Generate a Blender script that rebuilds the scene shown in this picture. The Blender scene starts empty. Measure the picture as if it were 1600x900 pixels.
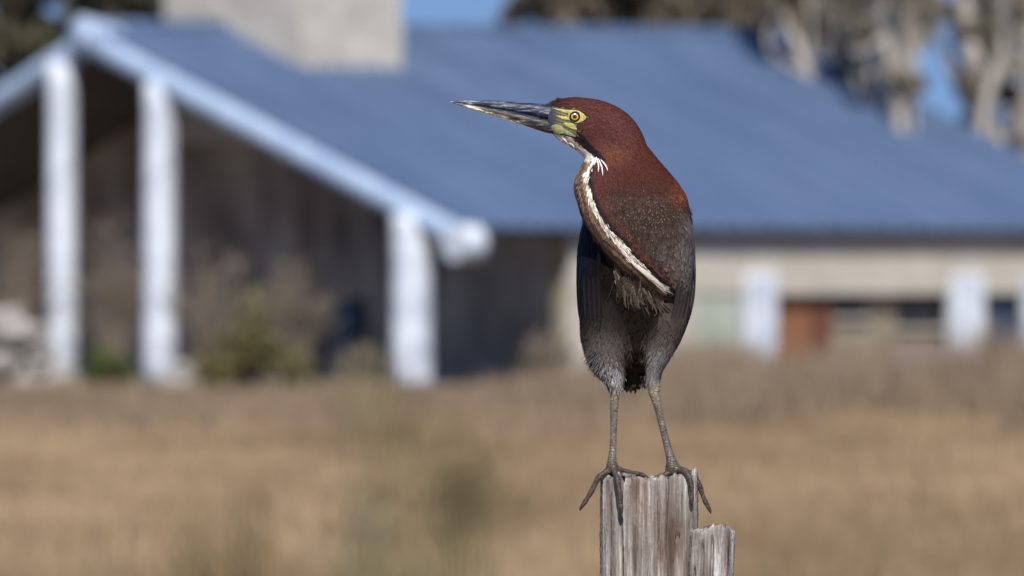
import bpy, bmesh, math, random
import numpy as np
from mathutils import Vector, Matrix
from mathutils.bvhtree import BVHTree

random.seed(7); rng = np.random.default_rng(7)
scene = bpy.context.scene
COL = scene.collection

# ------------------------------------------------------------------ camera
HC, YH, F = 1.82, 420.0, 265.0            # eye height (m), horizon row in the photograph, lens (mm)
K = 36.0 / (1600.0 * F)                   # metres per photo pixel per metre of distance
cam = bpy.data.cameras.new('camera'); camo = bpy.data.objects.new('camera', cam); COL.objects.link(camo)
camo.location = (0, 0, HC); camo.rotation_euler = (math.radians(90), 0, 0)
cam.lens = F; cam.sensor_width = 36; cam.shift_y = -(450 - YH) / 1600.0
cam.clip_start = 0.1; cam.clip_end = 6000
cam.dof.use_dof = True; cam.dof.focus_distance = 9.96; cam.dof.aperture_fstop = 7.9
scene.camera = camo
# ------------------------------------------------------------------ sky and sun
SUN_EL, SUN_AZ = 46.0, 4.0               # the sun stands behind the camera
w = bpy.data.worlds.new('World'); scene.world = w; w.use_nodes = True
nt = w.node_tree; nt.nodes.clear()
sky = nt.nodes.new('ShaderNodeTexSky'); sky.sky_type = 'NISHITA'; sky.sun_disc = False
sky.sun_elevation = math.radians(SUN_EL); sky.sun_rotation = math.radians(180 - SUN_AZ)
sky.dust_density = 0.0; sky.ozone_density = 3.5; sky.air_density = 1.0
geo = nt.nodes.new('ShaderNodeTexCoord'); add = nt.nodes.new('ShaderNodeVectorMath'); add.operation = 'ADD'
add.inputs[1].default_value = (0, 0, 0.38)
nrm = nt.nodes.new('ShaderNodeVectorMath'); nrm.operation = 'NORMALIZE'
bg = nt.nodes.new('ShaderNodeBackground'); bg.inputs[1].default_value = 0.13
wo = nt.nodes.new('ShaderNodeOutputWorld')
nt.links.new(geo.outputs['Generated'], add.inputs[0]); nt.links.new(add.outputs[0], nrm.inputs[0])
nt.links.new(nrm.outputs[0], sky.inputs[0]); nt.links.new(sky.outputs[0], bg.inputs[0]); nt.links.new(bg.outputs[0], wo.inputs[0])
sl = bpy.data.lights.new('sun', 'SUN'); sl.energy = 4.4; sl.angle = math.radians(0.53); sl.color = (1.0, 0.94, 0.86)
so = bpy.data.objects.new('sun', sl); COL.objects.link(so)
ds = Vector((math.sin(math.radians(SUN_AZ)) * math.cos(math.radians(SUN_EL)),
             -math.cos(math.radians(SUN_AZ)) * math.cos(math.radians(SUN_EL)), math.sin(math.radians(SUN_EL))))
so.rotation_euler = ds.to_track_quat('Z', 'Y').to_euler(); so.location = (5, -20, 30)
vs = scene.view_settings; vs.view_transform = 'Standard'; vs.look = 'None'; vs.exposure = 0.24; vs.gamma = 1.0
vs.use_curve_mapping = False
scene.cycles.use_denoising = True
scene.cycles.max_bounces = 6

# ------------------------------------------------------------------ helpers
def P(px, py, d):
    return Vector(((px - 800) * K * d, d, HC - (py - YH) * K * d))

def tag(o, label=None, cat=None, group=None, kind=None):
    if label: o['label'] = label
    if cat: o['category'] = cat
    if group: o['group'] = group
    if kind: o['kind'] = kind
    return o

def empty(name, loc=(0, 0, 0), rz=0.0):
    o = bpy.data.objects.new(name, None); COL.objects.link(o)
    o.location = loc; o.rotation_euler = (0, 0, rz); o.empty_display_size = 0.2
    return o

def link(name, me, mat=None, parent=None):
    o = bpy.data.objects.new(name, me); COL.objects.link(o)
    if mat is not None and not me.materials:
        me.materials.append(mat)
    if parent is not None: o.parent = parent
    return o

def np_mesh(name, V, Fc, col=None, smooth=False):
    V = np.asarray(V, dtype=np.float32).reshape(-1, 3); Fc = np.asarray(Fc, dtype=np.int32)
    me = bpy.data.meshes.new(name)
    me.vertices.add(len(V)); me.vertices.foreach_set('co', V.ravel())
    n = Fc.shape[1]
    me.loops.add(Fc.size); me.loops.foreach_set('vertex_index', Fc.ravel())
    me.polygons.add(len(Fc)); me.polygons.foreach_set('loop_start', np.arange(0, Fc.size, n, dtype=np.int32))
    me.update(calc_edges=True); me.validate()
    if smooth: me.polygons.foreach_set('use_smooth', np.ones(len(me.polygons), dtype=bool))
    if col is not None: set_col(me, col)
    return me

def set_col(me, col):
    a = me.attributes.new('Col', 'FLOAT_COLOR', 'POINT')
    c = np.ones((len(me.vertices), 4), dtype=np.float32); c[:, :3] = col
    a.data.foreach_set('color', c.ravel())

def bm_mesh(name, bm, smooth=False):
    bmesh.ops.recalc_face_normals(bm, faces=bm.faces)
    me = bpy.data.meshes.new(name); bm.to_mesh(me); bm.free()
    if smooth: me.polygons.foreach_set('use_smooth', np.ones(len(me.polygons), dtype=bool))
    return me

def box(bm, x0, x1, y0, y1, z0, z1):
    v = [bm.verts.new((x, y, z)) for z in (z0, z1) for y in (y0, y1) for x in (x0, x1)]
    for f in ((0, 2, 3, 1), (4, 5, 7, 6), (0, 1, 5, 4), (2, 6, 7, 3), (0, 4, 6, 2), (1, 3, 7, 5)):
        bm.faces.new([v[i] for i in f])

def box_obj(name, ext, mat, parent, bevel=0.012):
    bm = bmesh.new(); box(bm, *ext)
    if bevel: bmesh.ops.bevel(bm, geom=list(bm.edges), offset=bevel, segments=1, affect='EDGES')
    return link(name, bm_mesh(name, bm), mat, parent)

def catmull(pts, n):
    pts = np.asarray(pts, float); m = len(pts)
    t = np.linspace(0, m - 1, n); i = np.clip(t.astype(int), 0, m - 2); f = (t - i)[:, None]
    g = lambda k: pts[np.clip(k, 0, m - 1)]
    p0, p1, p2, p3 = g(i - 1), g(i), g(i + 1), g(i + 2)
    return 0.5 * (2 * p1 + (p2 - p0) * f + (2 * p0 - 5 * p1 + 4 * p2 - p3) * f ** 2 + (3 * p1 - p0 - 3 * p2 + p3) * f ** 3)

def loft(C, U, W, seg=24, n=2.0):
    """rings C + U cos + W sin (superellipse n), capped; returns V, list of faces"""
    a = np.linspace(0, 2 * math.pi, seg, endpoint=False)
    ca = np.sign(np.cos(a)) * np.abs(np.cos(a)) ** (2 / n); sa = np.sign(np.sin(a)) * np.abs(np.sin(a)) ** (2 / n)
    C, U, W = (np.asarray(q, float) for q in (C, U, W))
    V = (C[:, None] + U[:, None] * ca[None, :, None] + W[:, None] * sa[None, :, None]).reshape(-1, 3)
    m = len(C); Fc = []
    for i in range(m - 1):
        for j in range(seg):
            k = (j + 1) % seg
            Fc.append((i * seg + j, i * seg + k, (i + 1) * seg + k, (i + 1) * seg + j))
    V = np.vstack([V, C[0], C[-1]]); c0, c1 = m * seg, m * seg + 1
    for j in range(seg):
        k = (j + 1) % seg
        Fc.append((c0, k, j)); Fc.append((c1, (m - 1) * seg + j, (m - 1) * seg + k))
    return V, Fc

def tube(pts, rad, seg=12, per=6, flat=1.0):
    q = catmull(np.column_stack([np.asarray(pts, float), np.asarray(rad, float)]), (len(pts) - 1) * per + 1)
    c, r = q[:, :3], np.maximum(q[:, 3], 1e-5)
    t = np.gradient(c, axis=0); t /= np.linalg.norm(t, axis=1)[:, None] + 1e-12
    ref = np.array([0.13, 0.31, 0.94]); u = np.cross(t, ref)
    bad = np.linalg.norm(u, axis=1) < 0.15
    u[bad] = np.cross(t[bad], np.array([0.9, 0.3, 0.1]))
    u /= np.linalg.norm(u, axis=1)[:, None]; v = np.cross(t, u)
    return loft(c, u * r[:, None], v * r[:, None] * flat, seg)

class Acc:
    def __init__(s): s.V = []; s.F = []; s.n = 0
    def add(s, VF):
        V, Fc = VF; s.V.append(np.asarray(V)); s.F += [tuple(i + s.n for i in f) for f in Fc]; s.n += len(V); return s
    def mesh(s, name, smooth=True):
        me = bpy.data.meshes.new(name); me.from_pydata(np.vstack(s.V).tolist(), [], s.F); me.update()
        if smooth: me.polygons.foreach_set('use_smooth', np.ones(len(me.polygons), dtype=bool))
        return me

# ------------------------------------------------------------------ materials
def new_mat(name):
    m = bpy.data.materials.new(name); m.use_nodes = True
    t = m.node_tree; b = t.nodes['Principled BSDF']; return m, t, b

def ramp(t, stops):
    r = t.nodes.new('ShaderNodeValToRGB'); e = r.color_ramp.elements
    while len(e) < len(stops): e.new(0.5)
    for i, (p, c) in enumerate(stops): e[i].position = p; e[i].color = (*c, 1)
    return r

def noise(t, scale, detail=4, stretch=None, coord='Object', rough=0.55):
    tc = t.nodes.new('ShaderNodeTexCoord'); n = t.nodes.new('ShaderNodeTexNoise')
    n.inputs['Scale'].default_value = scale; n.inputs['Detail'].default_value = detail; n.inputs['Roughness'].default_value = rough
    if stretch:
        mp = t.nodes.new('ShaderNodeMapping'); mp.inputs['Scale'].default_value = stretch
        t.links.new(tc.outputs[coord], mp.inputs[0]); t.links.new(mp.outputs[0], n.inputs['Vector'])
    else: t.links.new(tc.outputs[coord], n.inputs['Vector'])
    return n

def noisy(name, stops, scale, rough=0.7, stretch=None, bump=0.0, bdist=0.01, detail=5, spec=0.3):
    m, t, b = new_mat(name); n = noise(t, scale, detail, stretch); r = ramp(t, stops)
    t.links.new(n.outputs[0], r.inputs[0]); t.links.new(r.outputs[0], b.inputs['Base Color'])
    b.inputs['Roughness'].default_value = rough; b.inputs['Specular IOR Level'].default_value = spec
    if bump:
        bp = t.nodes.new('ShaderNodeBump'); bp.inputs['Strength'].default_value = bump; bp.inputs['Distance'].default_value = bdist
        t.links.new(n.outputs[0], bp.inputs['Height']); t.links.new(bp.outputs[0], b.inputs['Normal'])
    return m

def attr_mat(name, rough=0.6, spec=0.25, nscale=None, lo=0.7, hi=1.25, stretch=None, bump=0.0, bdist=0.001, sheen=0.0):
    m, t, b = new_mat(name); a = t.nodes.new('ShaderNodeAttribute'); a.attribute_name = 'Col'
    b.inputs['Roughness'].default_value = rough; b.inputs['Specular IOR Level'].default_value = spec
    if sheen: b.inputs['Sheen Weight'].default_value = sheen; b.inputs['Sheen Roughness'].default_value = 0.45
    if nscale:
        n = noise(t, nscale, 4, stretch); mr = t.nodes.new('ShaderNodeMapRange')
        mr.inputs['From Min'].default_value = 0.3; mr.inputs['From Max'].default_value = 0.7
        mr.inputs['To Min'].default_value = lo; mr.inputs['To Max'].default_value = hi
        mx = t.nodes.new('ShaderNodeVectorMath'); mx.operation = 'SCALE'
        t.links.new(n.outputs[0], mr.inputs[0]); t.links.new(a.outputs['Color'], mx.inputs[0]); t.links.new(mr.outputs[0], mx.inputs['Scale'])
        t.links.new(mx.outputs[0], b.inputs['Base Color'])
        if bump:
            bp = t.nodes.new('ShaderNodeBump'); bp.inputs['Strength'].default_value = bump; bp.inputs['Distance'].default_value = bdist
            t.links.new(n.outputs[0], bp.inputs['Height']); t.links.new(bp.outputs[0], b.inputs['Normal'])
    else: t.links.new(a.outputs['Color'], b.inputs['Base Color'])
    return m

M = {}
M['ground'] = noisy('dry_ground', [(0.3, (0.15, 0.105, 0.065)), (0.5, (0.23, 0.165, 0.105)), (0.72, (0.30, 0.22, 0.145))], 0.35, 0.95, detail=8)
M['roof'] = noisy('blue_roof_metal', [(0.30, (0.066, 0.102, 0.178)), (0.5, (0.086, 0.128, 0.215)), (0.70, (0.112, 0.158, 0.252))], 0.9, 0.5, stretch=(2.6, 0.35, 0.35))
M['pale_blue'] = noisy('pale_blue_paint', [(0.3, (0.28, 0.37, 0.52)), (0.7, (0.42, 0.51, 0.64))], 2.5, 0.6)
M['white'] = noisy('white_paint', [(0.3, (0.34, 0.38, 0.45)), (0.5, (0.60, 0.64, 0.71)), (0.7, (0.74, 0.78, 0.84))], 2.2, 0.6)
M['dark_wall'] = noisy('dark_weathered_boards', [(0.3, (0.11, 0.088, 0.076)), (0.7, (0.42, 0.36, 0.31))], 0.75, 0.8, stretch=(1.5, 1.5, 0.8))
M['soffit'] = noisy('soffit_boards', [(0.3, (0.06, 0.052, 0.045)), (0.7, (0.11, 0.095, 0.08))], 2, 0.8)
M['cream'] = noisy('cream_plaster', [(0.3, (0.42, 0.39, 0.33)), (0.7, (0.54, 0.50, 0.43))], 1.6, 0.85)
M['beige'] = noisy('beige_plaster', [(0.3, (0.22, 0.19, 0.135)), (0.7, (0.30, 0.255, 0.185))], 1.8, 0.85)
M['palegreen'] = noisy('pale_green_paint', [(0.3, (0.33, 0.37, 0.30)), (0.7, (0.42, 0.46, 0.38))], 2, 0.7)
M['orange_wood'] = noisy('orange_wood', [(0.3, (0.19, 0.085, 0.042)), (0.7, (0.28, 0.13, 0.065))], 3, 0.6, stretch=(6, 6, 1))
M['brown_wood'] = noisy('brown_wood', [(0.3, (0.11, 0.042, 0.028)), (0.7, (0.16, 0.065, 0.042))], 3, 0.6, stretch=(6, 6, 1))
M['glass'] = noisy('dark_window_glass', [(0.3, (0.02, 0.02, 0.022)), (0.7, (0.035, 0.035, 0.04))], 1, 0.12, spec=0.5)
M['blue'] = noisy('blue_paint', [(0.3, (0.03, 0.045, 0.08)), (0.7, (0.045, 0.07, 0.12))], 2, 0.45)
M['stone'] = noisy('cream_stone', [(0.25, (0.38, 0.35, 0.30)), (0.75, (0.60, 0.56, 0.49))], 2.2, 0.9, bump=0.4, bdist=0.02)
M['mortar'] = noisy('mortar', [(0.3, (0.36, 0.33, 0.285)), (0.7, (0.46, 0.43, 0.375))], 4, 0.95)
M['rubble'] = noisy('pale_rubble', [(0.25, (0.26, 0.235, 0.21)), (0.75, (0.42, 0.39, 0.36))], 3, 0.9, bump=0.4, bdist=0.02)
M['bark_pale'] = noisy('pale_bark', [(0.25, (0.20, 0.17, 0.14)), (0.5, (0.38, 0.34, 0.295)), (0.8, (0.54, 0.50, 0.44))], 1.4, 0.85, stretch=(2, 2, 0.4), bump=0.3, bdist=0.03)
M['bark_dark'] = noisy('dark_bark', [(0.3, (0.06, 0.048, 0.036)), (0.7, (0.12, 0.10, 0.075))], 2, 0.9, stretch=(2, 2, 0.4))
M['leaf'] = attr_mat('leaves', 0.6, 0.2)
M['grass'] = attr_mat('dry_grass', 0.8, 0.1)
M['twig'] = attr_mat('twigs', 0.85, 0.1)

# wood of the fence post: grey, fibrous, brown core showing
def wood():
    m, t, b = new_mat('weathered_post_wood')
    n1 = noise(t, 100, 10, (1, 1, 0.055), rough=0.66); n2 = noise(t, 22, 5, (1, 1, 0.28)); n3 = noise(t, 420, 4, (1, 1, 0.03), rough=0.7)
    r1 = ramp(t, [(0.30, (0.04, 0.031, 0.027)), (0.42, (0.20, 0.170, 0.150)), (0.54, (0.35, 0.315, 0.29)), (0.68, (0.70, 0.68, 0.65))])
    r2 = ramp(t, [(0.34, (0.50, 0.40, 0.34)), (0.46, (0.90, 0.87, 0.84)), (0.62, (1.2, 1.23, 1.25))])
    r3 = ramp(t, [(0.3, (0.6, 0.57, 0.55)), (0.6, (1.08, 1.08, 1.08))])
    for n, r in ((n1, r1), (n2, r2), (n3, r3)): t.links.new(n.outputs[0], r.inputs[0])
    a = t.nodes.new('ShaderNodeMixRGB'); a.blend_type = 'MULTIPLY'; a.inputs[0].default_value = 1
    c = t.nodes.new('ShaderNodeMixRGB'); c.blend_type = 'MULTIPLY'; c.inputs[0].default_value = 0.8
    t.links.new(r1.outputs[0], a.inputs[1]); t.links.new(r2.outputs[0], a.inputs[2])
    t.links.new(a.outputs[0], c.inputs[1]); t.links.new(r3.outputs[0], c.inputs[2]); t.links.new(c.outputs[0], b.inputs['Base Color'])
    b.inputs['Roughness'].default_value = 0.88; b.inputs['Specular IOR Level'].default_value = 0.2
    bp = t.nodes.new('ShaderNodeBump'); bp.inputs['Strength'].default_value = 0.9; bp.inputs['Distance'].default_value = 0.0022
    ad = t.nodes.new('ShaderNodeMath'); ad.operation = 'ADD'
    t.links.new(n1.outputs[0], ad.inputs[0]); t.links.new(n3.outputs[0], ad.inputs[1])
    t.links.new(ad.outputs[0], bp.inputs['Height']); t.links.new(bp.outputs[0], b.inputs['Normal'])
    return m
M['wood'] = wood()

# ------------------------------------------------------------------ ground
def ground():
    bm = bmesh.new(); s = 2500
    xs = [-s, -60, -20, 0, 20, 60, s]; ys = [-400, 0, 20, 60, 110, 160, s]
    g = [[bm.verts.new((x, y, 0)) for x in xs] for y in ys]
    for j in range(len(ys) - 1):
        for i in range(len(xs) - 1): bm.faces.new((g[j][i], g[j][i + 1], g[j + 1][i + 1], g[j + 1][i]))
    tag(link('ground', bm_mesh('ground', bm), M['ground']), kind='structure')
ground()

def pnoise(x, y, s, seed):
    """cheap smooth value noise"""
    r = np.random.default_rng(seed); g = r.random((256, 256))
    u, v = x / s + 1000, y / s + 1000; i, j = np.floor(u).astype(int), np.floor(v).astype(int); a, b = u - i, v - j
    a, b = a * a * (3 - 2 * a), b * b * (3 - 2 * b)
    G = lambda p, q: g[p % 256, q % 256]
    return (G(i, j) * (1 - a) + G(i + 1, j) * a) * (1 - b) + (G(i, j + 1) * (1 - a) + G(i + 1, j + 1) * a) * b

def blades(n, y0, y1, hmin, hmax, wid, colfn, name, label, cat, xw=0.09, x_off=4, dens_pow=1.0, keep=None, mat='grass', lean=0.5, hfn=None):
    Y = y0 + (y1 - y0) * rng.random(n) ** dens_pow; X = (rng.random(n) * 2 - 1) * (xw * Y + x_off)
    if keep is not None:
        k = keep(X, Y); X, Y = X[k], Y[k]; n = len(X)
    h = hmin + (hmax - hmin) * rng.random(n) ** 1.5
    h *= 0.6 + 0.8 * pnoise(X, Y, 1.3, 5)
    if hfn is not None: h *= hfn(X, Y)
    an = rng.random(n) * 2 * math.pi; dx, dy = np.cos(an) * wid, np.sin(an) * wid
    la = rng.random(n) * 2 * math.pi; lr = h * lean * rng.random(n)
    V = np.zeros((n, 3, 3)); V[:, 0] = np.column_stack([X - dx, Y - dy, np.zeros(n) - 0.01]); V[:, 1] = np.column_stack([X + dx, Y + dy, np.zeros(n) - 0.01])
    V[:, 2] = np.column_stack([X + lr * np.cos(la), Y + lr * np.sin(la), h])
    c = np.repeat(colfn(X, Y, n), 3, axis=0)
    o = link(name, np_mesh(name, V, np.arange(n * 3).reshape(-1, 3), c), M[mat])
    return tag(o, label, cat, kind='stuff')

def grass_col(X, Y, n):
    a = (0.6 * pnoise(X, Y * 0.35, 1.6, 1) + 0.4 * pnoise(X, Y * 0.3, 0.7, 4)); b = pnoise(X, Y, 0.9, 2); r = rng.random(n)
    t = np.clip(0.9 * a + 0.35 * b + 0.25 * r - 0.2, 0, 1)[:, None]
    lo, hi = np.array([0.17, 0.115, 0.066]), np.array([0.44, 0.315, 0.195])
    c = lo * (1 - t) + hi * t
    g = ((pnoise(X, Y, 2.6, 3) > 0.62) * (0.35 * r))[:, None]
    return c * (1 - g) + np.array([0.21, 0.17, 0.09]) * g
blades(560000, 26, 112, 0.06, 0.20, 0.012, grass_col, 'dry_grass', 'tan dry grass covering the open field before the house', 'grass', xw=0.20, x_off=8)

# ------------------------------------------------------------------ house
TH = math.radians(48)
corner = P(738, 356, 110)
O = Vector((corner.x, corner.y, 0)); RZ = math.radians(90) - TH
house = empty('house', O, RZ)
tag(house, 'low ranch house with blue metal roof, open gable porch and white columns', 'house')
Rinv = Matrix.Rotation(-RZ, 3, 'Z'); CO = Rinv @ (Vector((0, 0, HC)) - O)
def rayl(px, py): return Rinv @ Vector(((px - 800) * K, 1, -(py - YH) * K))
def onX(px, py, x0): d = rayl(px, py); return CO + d * ((x0 - CO.x) / d.x)
def onY(px, py, y0): d = rayl(px, py); return CO + d * ((y0 - CO.y) / d.y)
ZE = corner.z
ap = onX(150, 46, 0); YR, ZR = ap.y, ap.z
lf = onX(-330, 362, 0); YL, ZL = lf.y, lf.z
re = onY(1232, 58, YR); XE, ZR2 = re.x, re.z
def roof_z(x, y):
    zr = ZR + (ZR2 - ZR) * x / XE
    return ZE + (zr - ZE) * y / YR if y <= YR else zr + (ZL - zr) * (y - YR) / (YL - YR)

roof = empty('roof'); roof.parent = house
# corrugated sheets, one object for each
def sheet_mesh(x0, x1, ya, yb):
    bm = bmesh.new(); n = 24; rows = []
    for i in range(n + 1):
        x = x0 + (x1 - x0) * i / n; rib = 0.06 if i % 8 in (3, 4) else 0.0
        rows.append([bm.verts.new((x, y, roof_z(x, y) + rib + 0.03)) for y in (ya, yb)] + [bm.verts.new((x, y, roof_z(x, y) + rib)) for y in (yb, ya)])
    for a, b in zip(rows, rows[1:]):
        for k in range(4): bm.faces.new((a[k], b[k], b[(k + 1) % 4], a[(k + 1) % 4]))
    bm.faces.new(rows[0]); bm.faces.new(rows[-1][::-1])
    return bm_mesh('roof_sheet', bm)
NS = 16
for k in range(NS):
    x0, x1 = XE * k / NS, XE * (k + 1) / NS - 0.012
    link('roof_sheet', sheet_mesh(x0, x1, -0.06, YR - 0.02), M['roof'], roof)
    link('roof_sheet', sheet_mesh(x0, x1, YR + 0.02, YL), M['roof'], roof)
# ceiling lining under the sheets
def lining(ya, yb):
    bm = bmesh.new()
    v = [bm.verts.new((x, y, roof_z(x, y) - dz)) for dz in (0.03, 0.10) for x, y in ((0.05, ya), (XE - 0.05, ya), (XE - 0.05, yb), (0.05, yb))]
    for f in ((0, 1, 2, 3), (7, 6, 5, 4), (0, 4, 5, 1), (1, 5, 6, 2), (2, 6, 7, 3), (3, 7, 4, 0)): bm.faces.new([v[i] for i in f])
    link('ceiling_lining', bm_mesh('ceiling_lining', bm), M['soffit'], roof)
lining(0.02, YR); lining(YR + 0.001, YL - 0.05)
def log(name, a, b, r, mat, cap=0.0):
    a, b = np.array(a, float), np.array(b, float); pts = [a + (b - a) * t for t in np.linspace(0, 1, 6)]
    rr = [r * random.uniform(0.97, 1.03) for _ in pts]
    ac = Acc().add(tube(pts, rr, 20, 2))
    o = link(name, ac.mesh(name), mat, roof); return o
log('ridge_cap', (0.0, YR, ZR + 0.06), (XE, YR, ZR2 + 0.06), 0.10, M['roof'])
RB = 0.19
log('barge_log', (-0.12, 0.12, roof_z(0, 0.12) - 0.19), (-0.12, YR + 0.03, ZR - 0.17), RB, M['pale_blue'])
log('barge_log', (-0.12, YR - 0.03, ZR - 0.17), (-0.12, YL, ZL - 0.19), RB, M['pale_blue'])
log('ridge_log', (-0.34, YR, ZR - 0.05), (0.6, YR, ZR - 0.25), 0.27, M['pale_blue'])
pc = onX(713, 380, -0.4)
eave_end = link('eave_log', Acc().add(tube([(-0.47, pc.y, pc.z), (-0.46, pc.y, pc.z), (-0.44, pc.y, pc.z), (-0.25, pc.y, pc.z), (-0.02, pc.y, pc.z), (0.0, pc.y, pc.z)], [0.20, 0.25, 0.268, 0.272, 0.265, 0.2], 28, 2)).mesh('eave_log'), M['white'], roof)
log('eave_log', (-0.40, YL - 0.3, ZL - 0.2), (1.5, YL - 0.3, ZL - 0.2), 0.27, M['pale_blue'])
# columns of the gable porch
def column(px, half, x0=-0.14):
    p = onX(px, 500, x0); r = half
    zt = roof_z(0, p.y) - 0.22
    pts = [(0, 0, 0.0), (0, 0, zt * 0.33), (0, 0, zt * 0.66), (0, 0, zt)]
    o = link('column', Acc().add(tube(pts, [r * 1.03, r, r * 0.98, r * 0.97], 28, 3)).mesh('column'), M['white'], house)
    o.location = (x0, p.y, 0)
column(97, 0.235); column(250, 0.25); column(643, 0.295)
for px in (-170,): column(px, 0.27)

# porch back wall (gable side), of upright boards
XW = 3.4
wall = empty('porch_wall'); wall.parent = house
y = 0.35; k = 0
while y < YL - 0.2:
    bw = 0.42; y1 = min(y + bw, YL - 0.2); d = 0.006 * (k % 2)
    bm = bmesh.new()
    v = []
    for x in (XW + d, XW + 0.12):
        for (yy, zz) in ((y, 0), (y1 - 0.012, 0), (y1 - 0.012, roof_z(XW, y1) - 0.13), (y, roof_z(XW, y) - 0.13)): v.append(bm.verts.new((x, yy, zz)))
    for f in ((0, 1, 2, 3), (7, 6, 5, 4), (0, 4, 5, 1), (1, 5, 6, 2), (2, 6, 7, 3), (3, 7, 4, 0)): bm.faces.new([v[i] for i in f])
    link('board', bm_mesh('board', bm), M['dark_wall'], wall); y = y1; k += 1
box_obj('porch_floor', (0.2, XW, 0.3, YL - 0.2, 0.0, 0.10), M['mortar'], house)
# long side
XS = onY(893, 500, 0.30).x
zl0, zl1 = onY(1300, 460, 0.3).z, onY(1300, 366, 0.3).z
def sx(px): return onY(px, 480, 0.30).x
XR = XE - 0.35
ZT = ZE + 0.01
box_obj('lintel_beam', (XS, XR, 0.24, 0.44, zl0, ZT), M['cream'], house)
box_obj('wall', (XS + 0.0, sx(1088), 0.28, 0.47, 0, zl0 - 0.003), M['cream'], house)
box_obj('wall_panel', (sx(1088) + 0.003, sx(1156), 0.28, 0.47, 0, zl0 - 0.003), M['palegreen'], house)
for a, b, tp in ((1155, 1209, 428), (1476, 1533, 430), (1592, 1650, 432)):
    zt = onY((a + b) / 2, tp, 0.2).z
    o = box_obj('column', (sx(a + 4), sx(b - 4), 0.14, 0.34, 0.0, zt), M['white'], house, 0.03)
RY = 0.50
box_obj('back_wall', (XS, XR, RY, RY + 0.2, 0, ZT + 0.06), M['beige'], house)
box_obj('end_wall', (XR, XR + 0.15, 0.32, YL - 0.4, 0, ZT), M['cream'], house)
box_obj('rear_wall', (XW + 0.2, XR - 0.01, YL - 0.6, YL - 0.4, 0, ZT), M['cream'], house)
def rx(px): return onY(px, 500, RY).x
def rz(px, py): return onY(px, py, RY).z
door = box_obj('door', (rx(1206), rx(1262), RY - 0.06, RY - 0.003, 0.05, rz(1230, 440)), M['orange_wood'], house)
box_obj('door_frame', (rx(1262), rx(1296), RY - 0.08, RY - 0.003, 0.05, rz(1280, 440)), M['brown_wood'], door)
for a, b, t0, t1 in ((1302, 1350, 455, 496), (1400, 1472, 466, 512)):
    wdw = box_obj('window', (rx(a), rx(b), RY - 0.03, RY - 0.003, rz(a, t1), rz(a, t0)), M['glass'], house)
    box_obj('window_sill', (rx(a) - 0.05, rx(b) + 0.05, RY - 0.10, RY - 0.003, rz(a, t1) - 0.06, rz(a, t1)), M['cream'], wdw)
box_obj('blue_door', (rx(1548), rx(1594), RY - 0.05, RY - 0.003, 0.05, rz(1560, 455)), M['blue'], house)['label'] = 'dark blue door behind the white columns'

# chimney: cream stone blocks round a core
def roof_hit(px, py):
    d = rayl(px, py); s = (ZR - ZE) / YR
    t = (ZE + s * CO.y - CO.z) / (d.z - s * d.y); return CO + d * t
h1, h2 = roof_hit(468, 112), roof_hit(622, 112)
cx0, cx1, cy0, cy1 = h1.x, h2.x, h1.y, YR + 1.5
cz0, cz1 = roof_z(cx0, cy0) - 0.1, ZR + 1.7
chim = empty('chimney', (0, 0, 0)); chim.parent = house
box_obj('core', (cx0 + 0.06, cx1 - 0.06, cy0 + 0.06, cy1 - 0.06, cz0 - 1.0, cz1 - 0.05), M['mortar'], chim, 0)
def stones(ax, fixed, a0, a1, out):
    z = cz0 - 0.3; r = 0
    while z < cz1:
        hgt = random.uniform(0.22, 0.36); a = a0 - (0.2 if r % 2 else 0)
        while a < a1:
            ln = random.uniform(0.32, 0.68); s0, s1 = max(a, a0), min(a + ln, a1)
            if s1 - s0 > 0.08:
                pr = random.uniform(0.0, 0.025); e = (fixed - 0.05 - pr, fixed + 0.08) if out < 0 else (fixed - 0.08, fixed + 0.05 + pr)
                zz = (z + 0.005, min(z + hgt, cz1) - 0.005)
                ext = (*e, s0 + 0.005, s1 - 0.005, *zz) if ax == 'x' else (s0 + 0.005, s1 - 0.005, *e, *zz)
                box_obj('stone', ext, M['stone'], chim, 0.004)
            a += ln
        z += hgt; r += 1
stones('x', cx0 + 0.05, cy0 + 0.13, cy1 - 0.13, -1); stones('y', cy0 + 0.05, cx0, cx1, -1)
stones('x', cx1 - 0.05, cy0 + 0.13, cy1 - 0.13, 1); stones('y', cy1 - 0.05, cx0, cx1, 1)

def to_world(v): return O + Matrix.Rotation(RZ, 3, 'Z') @ Vector(v)

# ------------------------------------------------------------------ things round the house
def drum(px, x0, half, h, mat, label):
    p = onX(px, 560, x0); wp = to_world((x0, p.y, 0.10 if x0 > 0.2 else 0))
    r = half; prof = [(0, 0, 0), (0, 0, h * 0.02), (0, 0, h * 0.32), (0, 0, h * 0.34), (0, 0, h * 0.36), (0, 0, h * 0.65), (0, 0, h * 0.67), (0, 0, h * 0.69), (0, 0, h * 0.97), (0, 0, h)]
    root = empty('drum', wp)
    link('barrel', Acc().add(tube(prof, [r, r, r, r * 1.05, r, r, r * 1.05, r, r, r * 0.98], 28, 1)).mesh('barrel'), mat, root)
    a = np.linspace(0, 2 * math.pi, 29); ring = np.column_stack([np.cos(a) * r, np.sin(a) * r, np.full(29, h)])
    link('rim', Acc().add(tube(ring, np.full(29, 0.018), 8, 1)).mesh('rim'), mat, root)
    tag(root, label, 'drum')
drum(548, 2.4, 0.26, 1.25, M['blue'], 'dark blue drum in the shade of the gable porch')
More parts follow.
